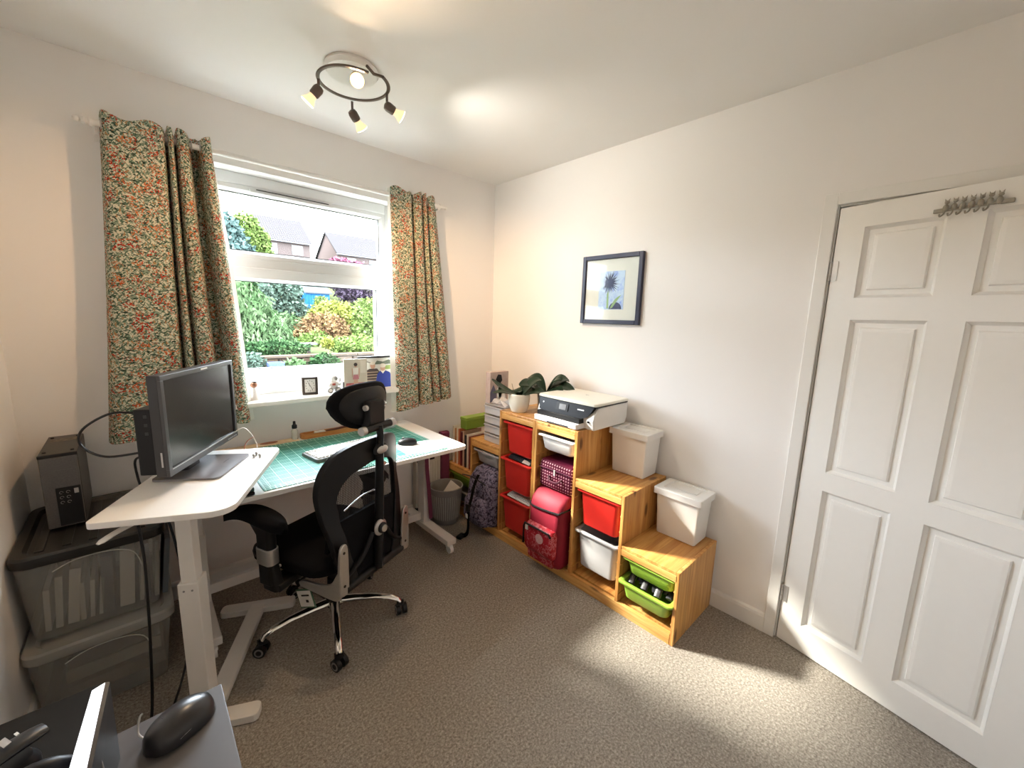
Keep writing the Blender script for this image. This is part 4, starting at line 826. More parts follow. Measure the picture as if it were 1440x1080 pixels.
# curved backrest
def yb(x, z): return -.262-.04*max(0, z-.5)+(.085*max(0, min(1, (z-.40)/.35)))*(min(1, abs(x)/.24))**2
hw = [(.350, .168), (.42, .185), (.50, .202), (.58, .214), (.66, .230), (.74, .236), (.80, .238), (.86, .228), (.91, .207), (.95, .172), (.975, .115), (.986, .05)]
outer = [(w, z) for z, w in hw]+[(0, .987)]+[(-w, z) for z, w in reversed(hw)]
outer = [(p.x, p.y) for p in smooth_path([(x, z, 0) for x, z in outer], 3)]
def band(name, o_pts, i_pts, t0, t1, mat):
    """ring-shaped plate between two outlines that follows the curve of the back"""
    b = B(); n = len(o_pts)
    rings = [[(x, yb(x, z)+t0, z) for x, z in o_pts], [(x, yb(x, z)+t1, z) for x, z in o_pts], [(x, yb(x, z)+t1, z) for x, z in i_pts], [(x, yb(x, z)+t0, z) for x, z in i_pts]]
    o0 = 0
    for r_ in rings: b.v += [Vector(p) for p in r_]
    for k in range(4):
        for j in range(n): a, c = k*n+j, k*n+(j+1) % n; e, g = ((k+1) % 4)*n+(j+1) % n, ((k+1) % 4)*n+j; b.f.append((a, c, e, g))
    return cb(b, name, mat, ang=50, bevel=.004)
def inset(pts):
    out = []
    for x, z in pts:
        zi = .60+(z-.60)*(1-.105/.387) if z > .60 else .60+(z-.60)*(1-.03/.25)
        out.append((x*(1-.062/max(.1, abs(x))) if abs(x) > .12 else x*.48, zi))
    return out
band('back_frame', outer, inset(outer), -.014, .016, black_plastic)
cb(B().grid(lambda u, v: ((lambda z: (lambda x: (x, yb(x, z)+.006, z))((2*u-1)*.235*(1 if z < .82 else max(.25, math.sqrt(max(.02, 1-((z-.82)/.17)**2))))*(1 if z > .7 else .86+.2*(z-.35))))(.36+.60*v)), 16, 22), 'back_mesh', M['mesh_fabric'])
cb(B().shell(lambda u, v: (lambda x, z: (x, yb(x, z)-.004, z))((2*u-1)*(.155+.045*v-.03*v*v), .375+.30*v-.02*(2*u-1)**2*v), 14, 10, (0, .012, 0)), 'lower_back_panel', black_cloth, ang=60)
cb(B().shell(lambda u, v: ((2*u-1)*.19, -.235+.045*(2*u-1)**2-.02*v, .555+.10*v-.05*(abs(2*u-1))**2+.02*u), 12, 4, (0, .02, 0)), 'lumbar_pad', black_cloth)
cb(B().tube(smooth_path([(-.15, -.25, .70), (-.06, -.262, .735), (.03, -.262, .73)], 6), .0035, 6), 'lumbar_trim', silver)
cb(B().tube([(0, -.285, .37), (0, -.297, .55), (0, -.305, .75), (0, -.312, .93)], [.024, .024, .022, .02], 10, flat=.7), 'spine', black_plastic)
for s_ in (-1, 1): cb(B().tube(smooth_path([(s_*.17, -.268, .42), (s_*.10, -.285, .47), (s_*.035, -.29, .56)], 5), .018, 8, flat=.5), 'spine_brace', black_plastic)
cb(B().tube([(-.18, -.268, .365), (.18, -.268, .365)], .022, 10), 'lower_bar', black_plastic)
cb(B().lathe([(.001, .0), (.036, 0), (.037, .006), (.030, .012), (.001, .013)], seg=24), 'knob_plate', silver).matrix_local = Matrix.Translation((-.012, -.312, .578)) @ Matrix.Rotation(PI/2, 4, 'X')
cb(B().lathe([(.024, .010), (.024, .022), (.020, .026), (.001, .027)], seg=20), 'lumbar_knob', black_plastic).matrix_local = Matrix.Translation((-.012, -.312, .578)) @ Matrix.Rotation(PI/2, 4, 'X')
cb(B().lathe([(.016, .0265), (.015, .031), (.001, .032)], seg=20), 'knob_cap', silver).matrix_local = Matrix.Translation((-.012, -.312, .578)) @ Matrix.Rotation(PI/2, 4, 'X')
for s_ in (-1, 1):                                   # brushed metal arms that carry the back
    def pl(pts, x0, x1): return B().prism(pts, lambda y, z, d: (d, y, z), x0, x1)
    x0 = s_*.196
    br = B().prism([(p.x, p.y) for p in smooth_path([(-.026, .40, 0), (-.024, .50, 0), (-.016, .565, 0), (.004, .580, 0), (.020, .566, 0), (.025, .50, 0), (.026, .39, 0), (.022, .352, 0), (-.018, .355, 0)], 3, True)], lambda u, z, d: (x0+u*1.0, -.274-d-.02*(z-.4), z), 0, .012)
    br.prism([(p.x, p.y) for p in smooth_path([(-.288, .375, 0), (-.287, .47, 0), (-.268, .455, 0), (-.235, .405, 0), (-.18, .382, 0), (-.11, .372, 0), (-.055, .366, 0), (-.05, .342, 0), (-.15, .332, 0), (-.25, .330, 0), (-.28, .345, 0)], 3, True)], lambda y, z, d: (x0+s_*(.012+d), y, z), 0, .013)
    o = cb(br, 'back_bracket', M['brushed_steel'], ang=40, bevel=.003)
    for z in (.395, .545): cb(B().cyl((x0, -.2865-.02*(z-.4), z), (x0, -.2885-.02*(z-.4), z), .006, seg=10), 'bolt', black_plastic, o)
# headrest
def hring(k, dy, sx=.168, sz=.101):
    out = []
    for i in range(28):
        a_ = 2*PI*i/28; c_, d_ = math.cos(a_), math.sin(a_); x = sx*k*math.copysign(abs(c_)**.85, c_); z = sz*k*math.copysign(abs(d_)**.85, d_)
        out.append((x, -.258+.045*(x/.168)**2+dy, 1.122+z+(.010*(x/.168)**2 if z > 0 else .035*(x/.168)**2)))
    return out
cb(B().loft([hring(k, d) for k, d in ((.05, -.004), (.6, -.003), (.93, 0), (1, .008), (1, .022), (.95, .032), (.6, .040), (.05, .041))]), 'headrest_pad', black_cloth, ang=70)
cb(B().loft([hring(k, d) for k, d in ((.05, -.019), (.5, -.017), (.78, -.010), (.82, -.002))]), 'headrest_shell', black_plastic, ang=70)
cb(B().tube([(0, -.31, .92), (0, -.318, 1.0), (0, -.31, 1.04)], [.02, .018, .02], 10, flat=.6), 'headrest_post', black_plastic)
cb(B().tube([(-.075, -.305, 1.035), (.075, -.305, 1.035)], .017, 12), 'headrest_bar', black_plastic)
cb(B().loft([[(x, y, z) for x, z in rrect(-.045, .045, 1.03, 1.15, .012)] for y in (-.305, -.25)]), 'headrest_bracket', black_plastic, bevel=.004)
for x in (-.088, .088): cb(B().tube([(x-.011, -.305, 1.035), (x+.011, -.305, 1.035)], .018, 14), 'headrest_knob', silver)
for x in (-.055, .055): cb(B().tube([(x-.006, -.292, 1.125), (x+.006, -.292, 1.125)], .012, 12), 'headrest_knob', silver)
cb(B().ball((0, -.325, .937), (.034, .014, .019), 16, 8), 'height_catch', silver); cb(B().ball((0, -.318, .937), (.044, .014, .032), 16, 8), 'catch_housing', black_plastic)
cb(B().obox((.012, -.322, .87), (.016, .010, .014)), 'catch_button', silver)
for s_ in (-1, 1):                                   # armrests
    X = s_*.30
    def arm(u, v):
        y = -.085+.365*u; w_ = .046*math.sqrt(max(.12, 1-abs(2*u-1)**3.5)); a_ = 2*v-1
        return (X-s_*.03*math.sin(PI*u)*0+a_*w_, y, .672+.036*math.sin(PI*(u*.9+.05))-.10*max(0, u-.55)**1.5-.016*a_*a_)
    cb(B().shell(arm, 20, 8, (0, 0, -.028)), 'arm_pad', black_cloth, ang=80)
    cb(B().loft([[(X+x, y+.028+(.655-z)*.0, z) for x, y in rrect(-.022, .022, -.04, .045, .018)] for z in (.545, .60)]+[[(X+x, y+.03, .655) for x, y in rrect(-.03, .03, -.06, .075, .02)]]), 'arm_stem', black_plastic)
    cl = cb(B().loft([[(X+x, y+.028, z) for x, y in rrect(-.027, .027, -.044, .046, .02)] for z in (.475, .545)]), 'arm_clamp', M['brushed_steel'], bevel=.002)
    cb(B().ball((X+s_*.004, .078, .52), (.02, .024, .034), 12, 8), 'arm_button', black_plastic, cl)
    cb(B().loft([[(X+x, y+.026, z) for x, y in rrect(-.024, .024, -.04, .042, .018)] for z in (.385, .475)]+[[(X-s_*.01+x, y+.02, .355) for x, y in rrect(-.024, .024, -.05, .04, .018)]]), 'arm_upright', black_plastic, bevel=.003)
    cb(B().loft([[(X-s_*.0, y, z) for y, z in rrect(-.035, .06, .352, .385, .01)], [(s_*.08, y, z) for y, z in rrect(-.035, .05, .365, .395, .01)]]), 'arm_support', black_plastic)
    cb(B().tube([(X-s_*.032, .0, .45), (X-s_*.024, .0, .45)], .007, 10), 'arm_bolt', silver)
tg = cb(B().obox((-.205, -.062, .272), (.004, .10, .085), 0, -.35), 'care_card', plain('card_green', (.05, .12, .07), .5), smooth=False)
cb(B().obox((-.2075, -.062, .272), (.0015, .088, .072), 0, -.35), 'card_print', paper, tg, smooth=False); cb(B().obox((-.2086, -.062, .288), (.001, .05, .007), 0, -.35).obox((-.2086, -.075, .265), (.001, .016, .012), 0, -.35), 'card_text', black_plastic, tg, smooth=False)

# ================================================================== WASTE BIN AND THINGS UNDER THE DESK
wb = thing('waste_bin', 'grey ribbed plastic waste bin on the carpet beside the desk', 'bin', (-.59, -.205, 0))
wc = (-.59, -.205, 0)
B().lathe([(.001, .002), (.088, .002), (.092, .008), (.118, .275), (.115, .275), (.089, .010), (.001, .008)], wc, 36).build('bin_body', grey_plastic, wb, smooth=True, ang=50)
B().lathe([(.117, .268), (.123, .270), (.124, .280), (.116, .282), (.114, .276)], wc, 36, cap=False).build('rim', grey_plastic, wb, smooth=True)
for k in range(40):
    a_ = 2*PI*k/40; d = Vector((math.cos(a_), math.sin(a_), 0)); B().tube([Vector(wc)+d*.0965+Vector((0, 0, .045)), Vector(wc)+d*.1135+Vector((0, 0, .228))], .0032, 5).build('rib', plain('rib_grey', (.40, .39, .385), .4), wb)
single(B().obox((-.56, -.225, .225), (.004, .10, .14), .5, .5, .2), 'card_scrap', paper, 'white card scrap sticking up inside the grey waste bin', 'paper')
hp = thing('panel_heater', 'pale upright panel with a dark slot behind the waste bin', 'heater', (-.65, -.05, 0))
bx('panel', plain('heater_cream', (.55, .53, .47), .5, var=.06), hp, -.76, -.545, -.062, -.018, .09, .49, bevel=.006); bx('air_slot', black_plastic, hp, -.75, -.60, -.0635, -.05, .445, .475)
for k in range(9): bx('flute', M['heater_cream'], hp, -.752+k*.0225, -.742+k*.0225, -.066, -.062, .12, .43, bevel=.001)
bx('base_foot', black_plastic, hp, -.75, -.56, -.06, -.03, 0, .09)
single(B().loft([[(-.83+.018*k*(1 if j < 2 else 1)+(.014 if j in (1, 2) else -.014), -.325+(.003 if j > 1 else 0), z) for j in range(4)] for k, z in ((0, .735), (.4, .5), (1.6, .25), (2.0, .13))]), 'strap', purple, 'purple fabric strap hanging under the desk end', 'strap', bevel=.001)
single(B().loft([[(x, y, z) for y, z in rrect(-.07, -.02, .10, .64, .015)] for x in (-.535, -.47)]), 'yoga_mat', purple, 'folded purple mat standing against the wall in the corner', 'mat')

# ================================================================== WINDOW SILL ORNAMENTS
ZS = 1.032
ck = thing('clock', 'small square clock with a dark frame on the window sill', 'clock', (-1.452, -.06, ZS), math.radians(-8))
for x0, x1, z0, z1 in ((-.042, .042, 0, .013), (-.042, .042, .092, .105), (-.042, -.029, .013, .092), (.029, .042, .013, .092)): bx('frame_bar', plain('clock_frame', (.05, .035, .03), .5), ck, x0, x1, -.008, .014, z0, z1, local=True, bevel=.001)
bx('dial', paper, ck, -.029, .029, -.002, .01, .013, .092, local=True)
for k in range(12):
    a_ = k*PI/6; B().obox((.022*math.sin(a_), -.0026, .0525+.030*math.cos(a_)), (.003, .0012, .005), 0, 0, 0).build('hour_mark', black_plastic, ck, local=True)
B().prism([(-.0015, .05), (.0015, .05), (-.006, .072), (-.009, .071)], lambda x, z, d: (x, -.003-d, z), 0, .001).build('hour_hand', black_plastic, ck, local=True); B().prism([(-.0012, .054), (.0012, .054), (.014, .030), (.012, .029)], lambda x, z, d: (x, -.003-d, z), 0, .001).build('minute_hand', black_plastic, ck, local=True)
og = thing('figurine', 'white and grey toy figurine with wheels between the clock and photographs', 'figurine', (-1.318, -.06, ZS))
w_ = plain('toy_white', (.74, .72, .70), .4, var=.1)
B().ball((0, 0, .050), (.030, .022, .032), 14, 8).ball((.004, 0, .086), (.024, .022, .024), 14, 8).build('body', w_, og, local=True, smooth=True)
B().ball((.010, -.016, .088), (.012, .010, .013), 12, 6).build('visor', grey_plastic, og, local=True, smooth=True)
for x in (-.026, .022): B().cyl((x, -.026, .017), (x, .022, .017), .0168, seg=16).build('wheel', grey_plastic, og, local=True, smooth=True); B().cyl((x, -.0275, .017), (x, -.026, .017), .010, seg=12).build('wheel_cap', w_, og, local=True)
for x, z in ((-.034, .055), (.034, .058)): B().tube([(x*.7, -.01, .06), (x, -.022, z-.01), (x*1.1, -.03, z+.004)], .008, 8).build('arm', w_, og, local=True, smooth=True)
B().tube([(.036, .0, .04), (.042, 0, .085)], .006, 8).build('side_lamp', plain('toy_grey', (.35, .34, .34), .4), og, local=True)
B().obox((-.004, -.0225, .052), (.018, .004, .012)).build('chest_badge', plain('toy_red', (.45, .10, .07), .5), og, local=True)
bd = thing('figurine', 'tiny white figurine with a brown head beside the left curtain', 'figurine', (-1.735, -.05, ZS))
B().lathe([(.001, 0), (.03, 0), (.028, .01), (.02, .03), (.016, .055), (.008, .07), (.001, .072)], seg=14).build('body', w_, bd, local=True, smooth=True)
B().ball((0, -.004, .082), (.017, .016, .016), 12, 8).build('head', plain('toy_brown', (.30, .13, .07), .6), bd, local=True, smooth=True); B().ball((.003, 0, .095), (.013, .013, .008), 10, 6).build('cap', black_plastic, bd, local=True, smooth=True)
def shape(root, name, pts, mat, y=-.0035, t=.0004): return B().prism(pts, lambda x, z, d: (x, y-d, z), 0, t).build(name, mat, root, local=True)
def disc(cx, cz, rx, rz, n=16): return [(cx+rx*math.cos(2*PI*k/n), cz+rz*math.sin(2*PI*k/n)) for k in range(n)]
skin = plain('print_skin', (.55, .35, .27), .6); p1 = thing('photograph', 'standing photo print of a child in a pink skirt on the sill', 'photo', (-1.185, -.075, ZS), math.radians(-3))
bx('print', plain('print_beige', (.58, .55, .48), .5), p1, -.072, .072, -.003, .003, .001, .20, local=True); bx('stand', black_plastic, p1, -.076, -.072, -.004, .02, 0, .06, local=True)
shape(p1, 'printed_rug', [(-.065, .01), (.065, .01), (.06, .05), (-.06, .05)], plain('print_red', (.42, .10, .10), .6, var=.5, scale=70)); shape(p1, 'printed_wall', [(.03, .11), (.065, .11), (.065, .19), (.03, .19)], plain('print_pale', (.68, .66, .6), .6))
shape(p1, 'printed_legs', [(-.014, .02), (-.002, .02), (0, .06), (.004, .02), (.014, .02), (.012, .08), (-.014, .08)], skin, -.004); shape(p1, 'printed_skirt', [(-.02, .072), (.02, .072), (.013, .105), (-.013, .105)], plain('print_pink', (.5, .2, .24), .6), -.0045)
shape(p1, 'printed_top', [(-.014, .10), (.014, .10), (.019, .145), (-.019, .145)], paper, -.0045)
for s_ in (-1, 1): shape(p1, 'printed_arm', [(s_*.018, .145), (s_*.024, .14), (s_*.023, .085), (s_*.018, .085)], skin, -.0045)
shape(p1, 'printed_face', disc(0, .160, .0095, .012), skin, -.0045); shape(p1, 'printed_hair', disc(0, .166, .0115, .011), plain('print_dark', (.06, .045, .045), .6), -.005)
p2 = thing('photograph', 'photo of two people under a black hanger bar on the sill', 'photo', (-1.03, -.045, ZS), math.radians(-2))
bx('print', plain('print_grey', (.62, .64, .62), .5), p2, -.115, .125, -.003, .003, .0, .20, local=True); bx('hanger_bar', black_plastic, p2, -.125, .13, -.008, .008, .198, .210, local=True, bevel=.002)
bx('frame_edge', plain('frame_dark', (.04, .04, .045), .5), p2, .116, .126, -.005, -.003, 0, .09, local=True)
dk_ = M['print_dark']; shape(p2, 'printed_trees', [(-.02, .155), (.0, .18), (.04, .172), (.08, .185), (.118, .175), (.12, .155)], plain('print_treeline', (.12, .15, .12), .6, var=.6, scale=80)); shape(p2, 'printed_grass', [(.05, .12), (.12, .12), (.12, .15), (.05, .145)], plain('print_green', (.28, .38, .12), .6, var=.4, scale=60))
shape(p2, 'printed_roof', [(-.112, .198), (-.03, .165), (-.03, .160), (-.112, .185)], plain('print_stone', (.25, .25, .25), .6))
shape(p2, 'printed_stripe_shirt', [(-.085, 0), (.0, 0), (.02, .10), (.0, .128), (-.05, .128), (-.09, .11), (-.10, .07), (-.085, .065)], dk_, -.004)
for k in range(6): shape(p2, 'printed_stripe', [(-.088, .012+k*.018), (.005, .012+k*.018), (.006, .018+k*.018), (-.09, .018+k*.018)], plain('print_tan', (.38, .30, .24), .6), -.0045)
shape(p2, 'printed_face', disc(-.03, .148, .017, .021), skin, -.0048); shape(p2, 'printed_hair', disc(-.03, .163, .017, .010), M['print_pale'], -.005)
shape(p2, 'printed_jumper', [(-.02, 0), (.105, 0), (.11, .05), (.085, .10), (.055, .112), (.02, .112), (.0, .09)], plain('print_blue2', (.02, .05, .34), .6), -.0052)
shape(p2, 'printed_collar', [(.02, .113), (.055, .113), (.038, .092)], paper, -.0056); shape(p2, 'printed_face', disc(.038, .130, .017, .02), skin, -.0058); shape(p2, 'printed_hair', disc(.038, .146, .021, .014), M['print_pale'], -.006)

# ================================================================== NEAR LEFT: CABINET AND TABLE END
cbk = thing('cabinet', 'black low cabinet in the near left corner of the room', 'cabinet', (-2.44, -1.9, 0))
blk = plain('cabinet_black', (.010, .0095, .009), .6, spec=.2); TZ = .70
bx('cabinet_top', blk, cbk, XL+.003, -2.309, -2.36, -1.43, TZ-.025, TZ, bevel=.002); bx('cabinet_body', blk, cbk, XL+.02, -2.32, -2.35, -1.44, .06, TZ-.025); bx('cabinet_plinth', blk, cbk, XL+.03, -2.33, -2.34, -1.45, 0, .06)
for y0, y1 in ((-1.89, -1.45), (-2.34, -1.90)):
    d_ = bx('cabinet_door', blk, cbk, -2.32, -2.311, y0, y1, .08, TZ-.03, bevel=.002); bx('handle', silver, d_, -2.311, -2.3095, y0+.03, y0+.04, .35, .5)
gt = thing('side_desk', 'dark grey table end in the near left foreground', 'table', (-2.21, -1.98, 0))
bx('table_top', plain('table_grey', (.085, .082, .088), .38, var=.05), gt, -2.305, -2.118, -2.36, -1.602, TZ-.03, TZ, bevel=.0015)
for y in (-1.63, -2.33):
    for x in (-2.285, -2.14): bx('leg', blk, gt, x-.015, x+.015, y-.015, y+.015, 0, TZ-.03)
bm_ = thing('computer_mouse', 'large grey and black mouse on the dark table end', 'mouse', (-2.192, -1.668, TZ), math.radians(25))
mouse_shape(.118, .078, .046, 18, 14).build('mouse_body', plain('mouse_grey', (.022, .022, .025), .3), bm_, local=True, smooth=True, ang=60)
B().loft([[(x, y, z) for y, z in [(-.024, .001), (.024, .001), (.028, .008), (-.028, .008)]] for x in (-.045, .035)]).build('grip', black_plastic, bm_, local=True, bevel=.004)
B().cyl((.034, .0, .030), (.034, 0, .0385), .005, seg=14).build('scroll_wheel', black_plastic, bm_, local=True); B().tube(smooth_path([(-.02, .018, .0405), (-.024, .006, .0435), (-.02, -.006, .0425)], 4), .0012, 5).build('button_seam', black_plastic, bm_, local=True)
B().tube(smooth_path([(.02, -.0345, .018), (-.005, -.0365, .017), (-.02, -.036, .014)], 3), .0014, 5).build('side_trim', silver, bm_, local=True)
cable('cable', [(-2.245, -1.655, TZ+.006), (-2.253, -1.64, TZ+.012), (-2.249, -1.625, TZ+.03), (-2.244, -1.622, TZ+.033)], .0018, plain('cable_grey', (.4, .4, .4), .4), 'little grey cable loop beside the large mouse')
sp_ = thing('desk_panel', 'slim dark panel whose sloping white face glows in place of window light, almost edge-on', 'screen', (-2.30, -1.75, TZ))  # a panel, not a lit screen; its glow stands in for window light
B().add([(-2.3345, -1.80, TZ+.09), (-2.3075, -1.80, TZ+.105), (-2.2835, -1.655, TZ+.155), (-2.3005, -1.655, TZ+.15), (-2.3345, -1.80, TZ+.082), (-2.3075, -1.80, TZ+.097), (-2.2835, -1.655, TZ+.147), (-2.3005, -1.655, TZ+.142)], [(0, 1, 2, 3), (7, 6, 5, 4), (0, 4, 5, 1), (1, 5, 6, 2), (2, 6, 7, 3), (3, 7, 4, 0)]).build('white_face', emis('painted_glare', (.90, .93, 1.0), .62), sp_)  # no light source: emission painted in for window light reflected off the panel
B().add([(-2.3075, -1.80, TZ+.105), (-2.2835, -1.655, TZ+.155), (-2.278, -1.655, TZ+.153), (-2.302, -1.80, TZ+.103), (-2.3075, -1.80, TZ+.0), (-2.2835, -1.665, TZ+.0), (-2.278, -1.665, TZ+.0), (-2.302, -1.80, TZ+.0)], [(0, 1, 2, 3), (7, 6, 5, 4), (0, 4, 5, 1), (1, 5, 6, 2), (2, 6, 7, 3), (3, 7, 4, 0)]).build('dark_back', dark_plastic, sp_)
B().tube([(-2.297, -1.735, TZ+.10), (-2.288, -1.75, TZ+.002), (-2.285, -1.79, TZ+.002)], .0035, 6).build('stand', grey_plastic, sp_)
ph = thing('telephone', 'black cordless telephone handset with grey keys on its cradle', 'telephone', (-2.425, -1.60, TZ), math.radians(28)); ph.scale = (.8, .8, .8)
B().loft([[(x, y, z) for x, y in rrect(-.06, .06, -.035, .035, .03)] for z in (.001, .03)]+[[(x, y, .045) for x, y in rrect(-.04, .05, -.028, .028, .025)]]).build('cradle', black_plastic, ph, local=True, smooth=True, ang=40)
hs = []
for t in [i/10 for i in range(11)]:
    x = -.10+.175*t; w_ = .024*(1-.25*abs(2*t-1)**3); zc = .05+.022*t+.012*math.sin(PI*t); hs.append([(x, w_*math.cos(2*PI*k/12), zc+.012*math.sin(2*PI*k/12)*(1 if 0 < t < 1 else .6)) for k in range(12)])
hd = B().loft(hs).build('handset', plain('handset_black', (.022, .022, .023), .35), ph, local=True, smooth=True, ang=50)
for i in range(4):
    for j in range(3): B().ball((-.06+i*.018, -.013+j*.013, .0735+i*.0052), (.006, .0045, .003), 8, 5).build('key', grey_plastic, hd, local=True, smooth=True)
B().obox((.016, 0, .0975), (.012, .026, .002), 0, 0, -.2).build('display', silver, hd, local=True); B().obox((.034, 0, .0995), (.005, .010, .002), 0, 0, -.15).build('brand_mark', white_plastic, hd, local=True)
hp_ = thing('headphones', 'rounded black headphones at the bottom edge of the view', 'headphones', (-2.375, -1.70, TZ))
B().tube([(-2.375+.05*math.cos(PI*k/12), -1.69+.004*k*0, TZ+.03+.045*math.sin(PI*k/12)) for k in range(13)], .014, 10).build('headband', black_plastic, hp_, smooth=True)
for s_ in (-1, 1): B().ball((-2.375+s_*.05, -1.69, TZ+.032), (.018, .035, .032), 14, 8).build('ear_cup', black_plastic, hp_, smooth=True)

# ================================================================== GARDEN AND HOUSES
GP = [(.27, .0), (3.5, .42), (4.9, .54), (5.15, .70), (9, .78), (13, 1.05), (20, 1.80), (30, 3.9), (45, 6.3), (75, 7.5)]
def gz(y):
    for (a, za), (b, zb__) in zip(GP, GP[1:]):
        if y <= b: return za+(zb__-za)*max(0, (y-a))/(b-a)
    return GP[-1][1]
gr = B().grid(lambda u, v: (-25+75*u, GP[0][0]+(75-GP[0][0])*v**1.8, gz(GP[0][0]+(75-GP[0][0])*v**1.8)-.02+.05*math.sin(9*u+20*v)*v), 30, 60)
struct(gr.build('ground', M['grass'], smooth=True))
# low garden wall of stone blocks
gw = thing('garden_wall', 'low stone garden wall with pale coping beyond the window', 'wall', (1, 5.05, .5))
bx('wall_core', plain('mortar', (.05, .042, .035), .9, spec=0), gw, -3.2, 4.2, 5.03, 5.16, .40, .745)
bm0 = None; stn = [plain('stone_%d' % i, c_, .85, var=.2, scale=12, spec=0) for i, c_ in enumerate(((.044, .031, .022), (.030, .022, .017), (.055, .041, .031)))]
for r_ in range(2):
    x = -2.6+.13*r_
    while x < 3.8:
        w_ = random.uniform(.22, .36); bx('stone_block', random.choice(stn), gw, x, x+w_-.018, 5.0, 5.05, .53+r_*.105, .53+r_*.105+.09, bevel=.008); x += w_
for k in range(9): bx('coping_stone', plain('coping', (.046, .034, .026), .85, spec=0), gw, -3.2+k*.82, -3.2+k*.82+.805, 4.975, 5.19, .735, .775, bevel=.006)
bt = thing('planter', 'pale blue square planter in front of the garden wall', 'planter', (-.57, 4.6, gz(4.6)))
B().loft([[(x, y, z) for x, y in rrect(-.575-w_, -.575+w_, 4.6-w_, 4.6+w_, .01)] for w_, z in ((.085, gz(4.6)-.02), (.11, gz(4.6)+.20), (.098, gz(4.6)+.20), (.09, gz(4.6)+.17))]).build('planter_body', plain('planter_blue', (.045, .06, .11), .5, spec=0), bt)
B().box(-.655, -.495, 4.52, 4.68, gz(4.6)+.165, gz(4.6)+.175).build('soil', plain('soil', (.05, .035, .02), .95, spec=0), bt)
rnd = random.Random(3)
def crown(b, c, r, n, s, droop=0.0, shell=.55):
    for _ in range(n):
        while True:
            p = Vector((rnd.uniform(-1, 1), rnd.uniform(-1, 1), rnd.uniform(-1, 1)))
            if shell < p.length <= 1: break
        q = Vector((c[0]+p.x*r[0], c[1]+p.y*r[1], c[2]+p.z*r[2]+.12*r[2]*math.sin(7*p.x+5*p.y)))
        a_ = Vector((rnd.gauss(0, 1), rnd.gauss(0, 1), rnd.gauss(0, .7)-droop*2)).normalized(); e = a_.cross(Vector((rnd.gauss(0, 1), rnd.gauss(0, 1), rnd.gauss(0, 1)))).normalized()
        L_ = s*rnd.uniform(.7, 1.4); w_ = L_*(.32 if droop == 0 else .14)
        o = len(b.v); b.v += [q, q+a_*L_*.5+e*w_, q+a_*L_, q+a_*L_*.5-e*w_]; b.f.append((o, o+1, o+2, o+3))
def tree(name, label, mat, x, y, blobs, n, s, trunk_r, group, droop=0.0, cat='tree'):
    root = thing(name, label, cat, (x, y, gz(y)), group=group); b = B(); tot = sum(r[0]*r[2] for _, r in blobs)
    for c_, r in blobs: crown(b, c_, r, int(n*r[0]*r[2]/tot), s, droop)
    tag(b.build('foliage', mat, root), kind='stuff')
    for c_, r in blobs:                                  # dense inner mass so the crown reads solid
        pass
    cz = sum(c_[2] for c_, _ in blobs)/len(blobs); t_ = B().tube([(x, y, gz(y)-.1), (x+.03, y, (gz(y)+cz)/2), (x, y, cz)], [trunk_r, trunk_r*.8, trunk_r*.4], 8)
    for k in range(5): a_ = k*1.3; t_.tube([(x, y, gz(y)+(cz-gz(y))*.55), (x+.55*blobs[0][1][0]*math.cos(a_), y+.5*blobs[0][1][1]*math.sin(a_), cz+.1*k*blobs[0][1][2]*.5)], [trunk_r*.5, trunk_r*.15], 6)
    t_.build('trunk', plain('trunk_bark', (.11, .085, .065), .9, var=.3, spec=0), root); return root
GT = 'trees and shrubs in the garden'
tree('weeping_tree', 'pale green weeping tree filling the left side of the window view', M['leaf_willow'], -.55, 8, [((-.75, 8, 1.5), (1.0, .9, .75)), ((-.2, 7.8, .98), (.72, .6, .6)), ((-1.4, 8.2, 1.2), (.9, .8, .8)), ((.1, 7.6, .75), (.55, .5, .35))], 13000, .15, .06, GT, .9)
tree('copper_shrub', 'coppery pink rounded shrub in the middle of the garden', M['leaf_copper'], 1.65, 9, [((1.62, 9, 1.02), (.66, .55, .48)), ((1.3, 8.9, .80), (.5, .5, .35)), ((1.98, 9, .82), (.46, .45, .36))], 5200, .085, .05, GT, cat='shrub')
tree('grey_green_tree', 'dark grey-green tree behind the weeping tree', M['leaf_grey'], 2.3, 16, [((2.35, 16, 2.25), (.75, .7, .75)), ((1.9, 16, 1.75), (.55, .5, .5)), ((2.75, 16.2, 1.65), (.6, .5, .45))], 4200, .15, .07, GT)
tree('yellow_shrub', 'yellow-green domed shrub below the blue shed', M['leaf_yellow'], 3.4, 13, [((3.35, 13, 1.45), (.85, .7, .48)), ((2.9, 13, 1.25), (.5, .5, .3)), ((3.9, 13.2, 1.3), (.5, .5, .36))], 4200, .11, .05, GT, cat='shrub')
tree('hedge_bush', 'tall light green bush at the right edge of the window view', M['leaf_lime'], 2.95, 9, [((2.85, 9, 1.45), (.45, .5, .5)), ((3.1, 9, .95), (.6, .5, .6)), ((2.6, 8.9, .8), (.4, .4, .4))], 4600, .09, .05, GT, cat='shrub')
tree('low_bush', 'low green bush just behind the garden wall, right of the bird table', M['leaf_lime'], .75, 7.6, [((.95, 7.6, .80), (.42, .4, .26)), ((1.9, 7.4, .78), (.7, .3, .2))], 3000, .07, .03, GT, cat='shrub')
tree('round_bush', 'mid green rounded bush between the weeping tree and the copper shrub', M['leaf_willow'], 1.0, 10.5, [((1.0, 10.5, 1.05), (.62, .5, .42)), ((.55, 10.2, .95), (.5, .4, .4))], 2600, .10, .04, GT, cat='shrub')
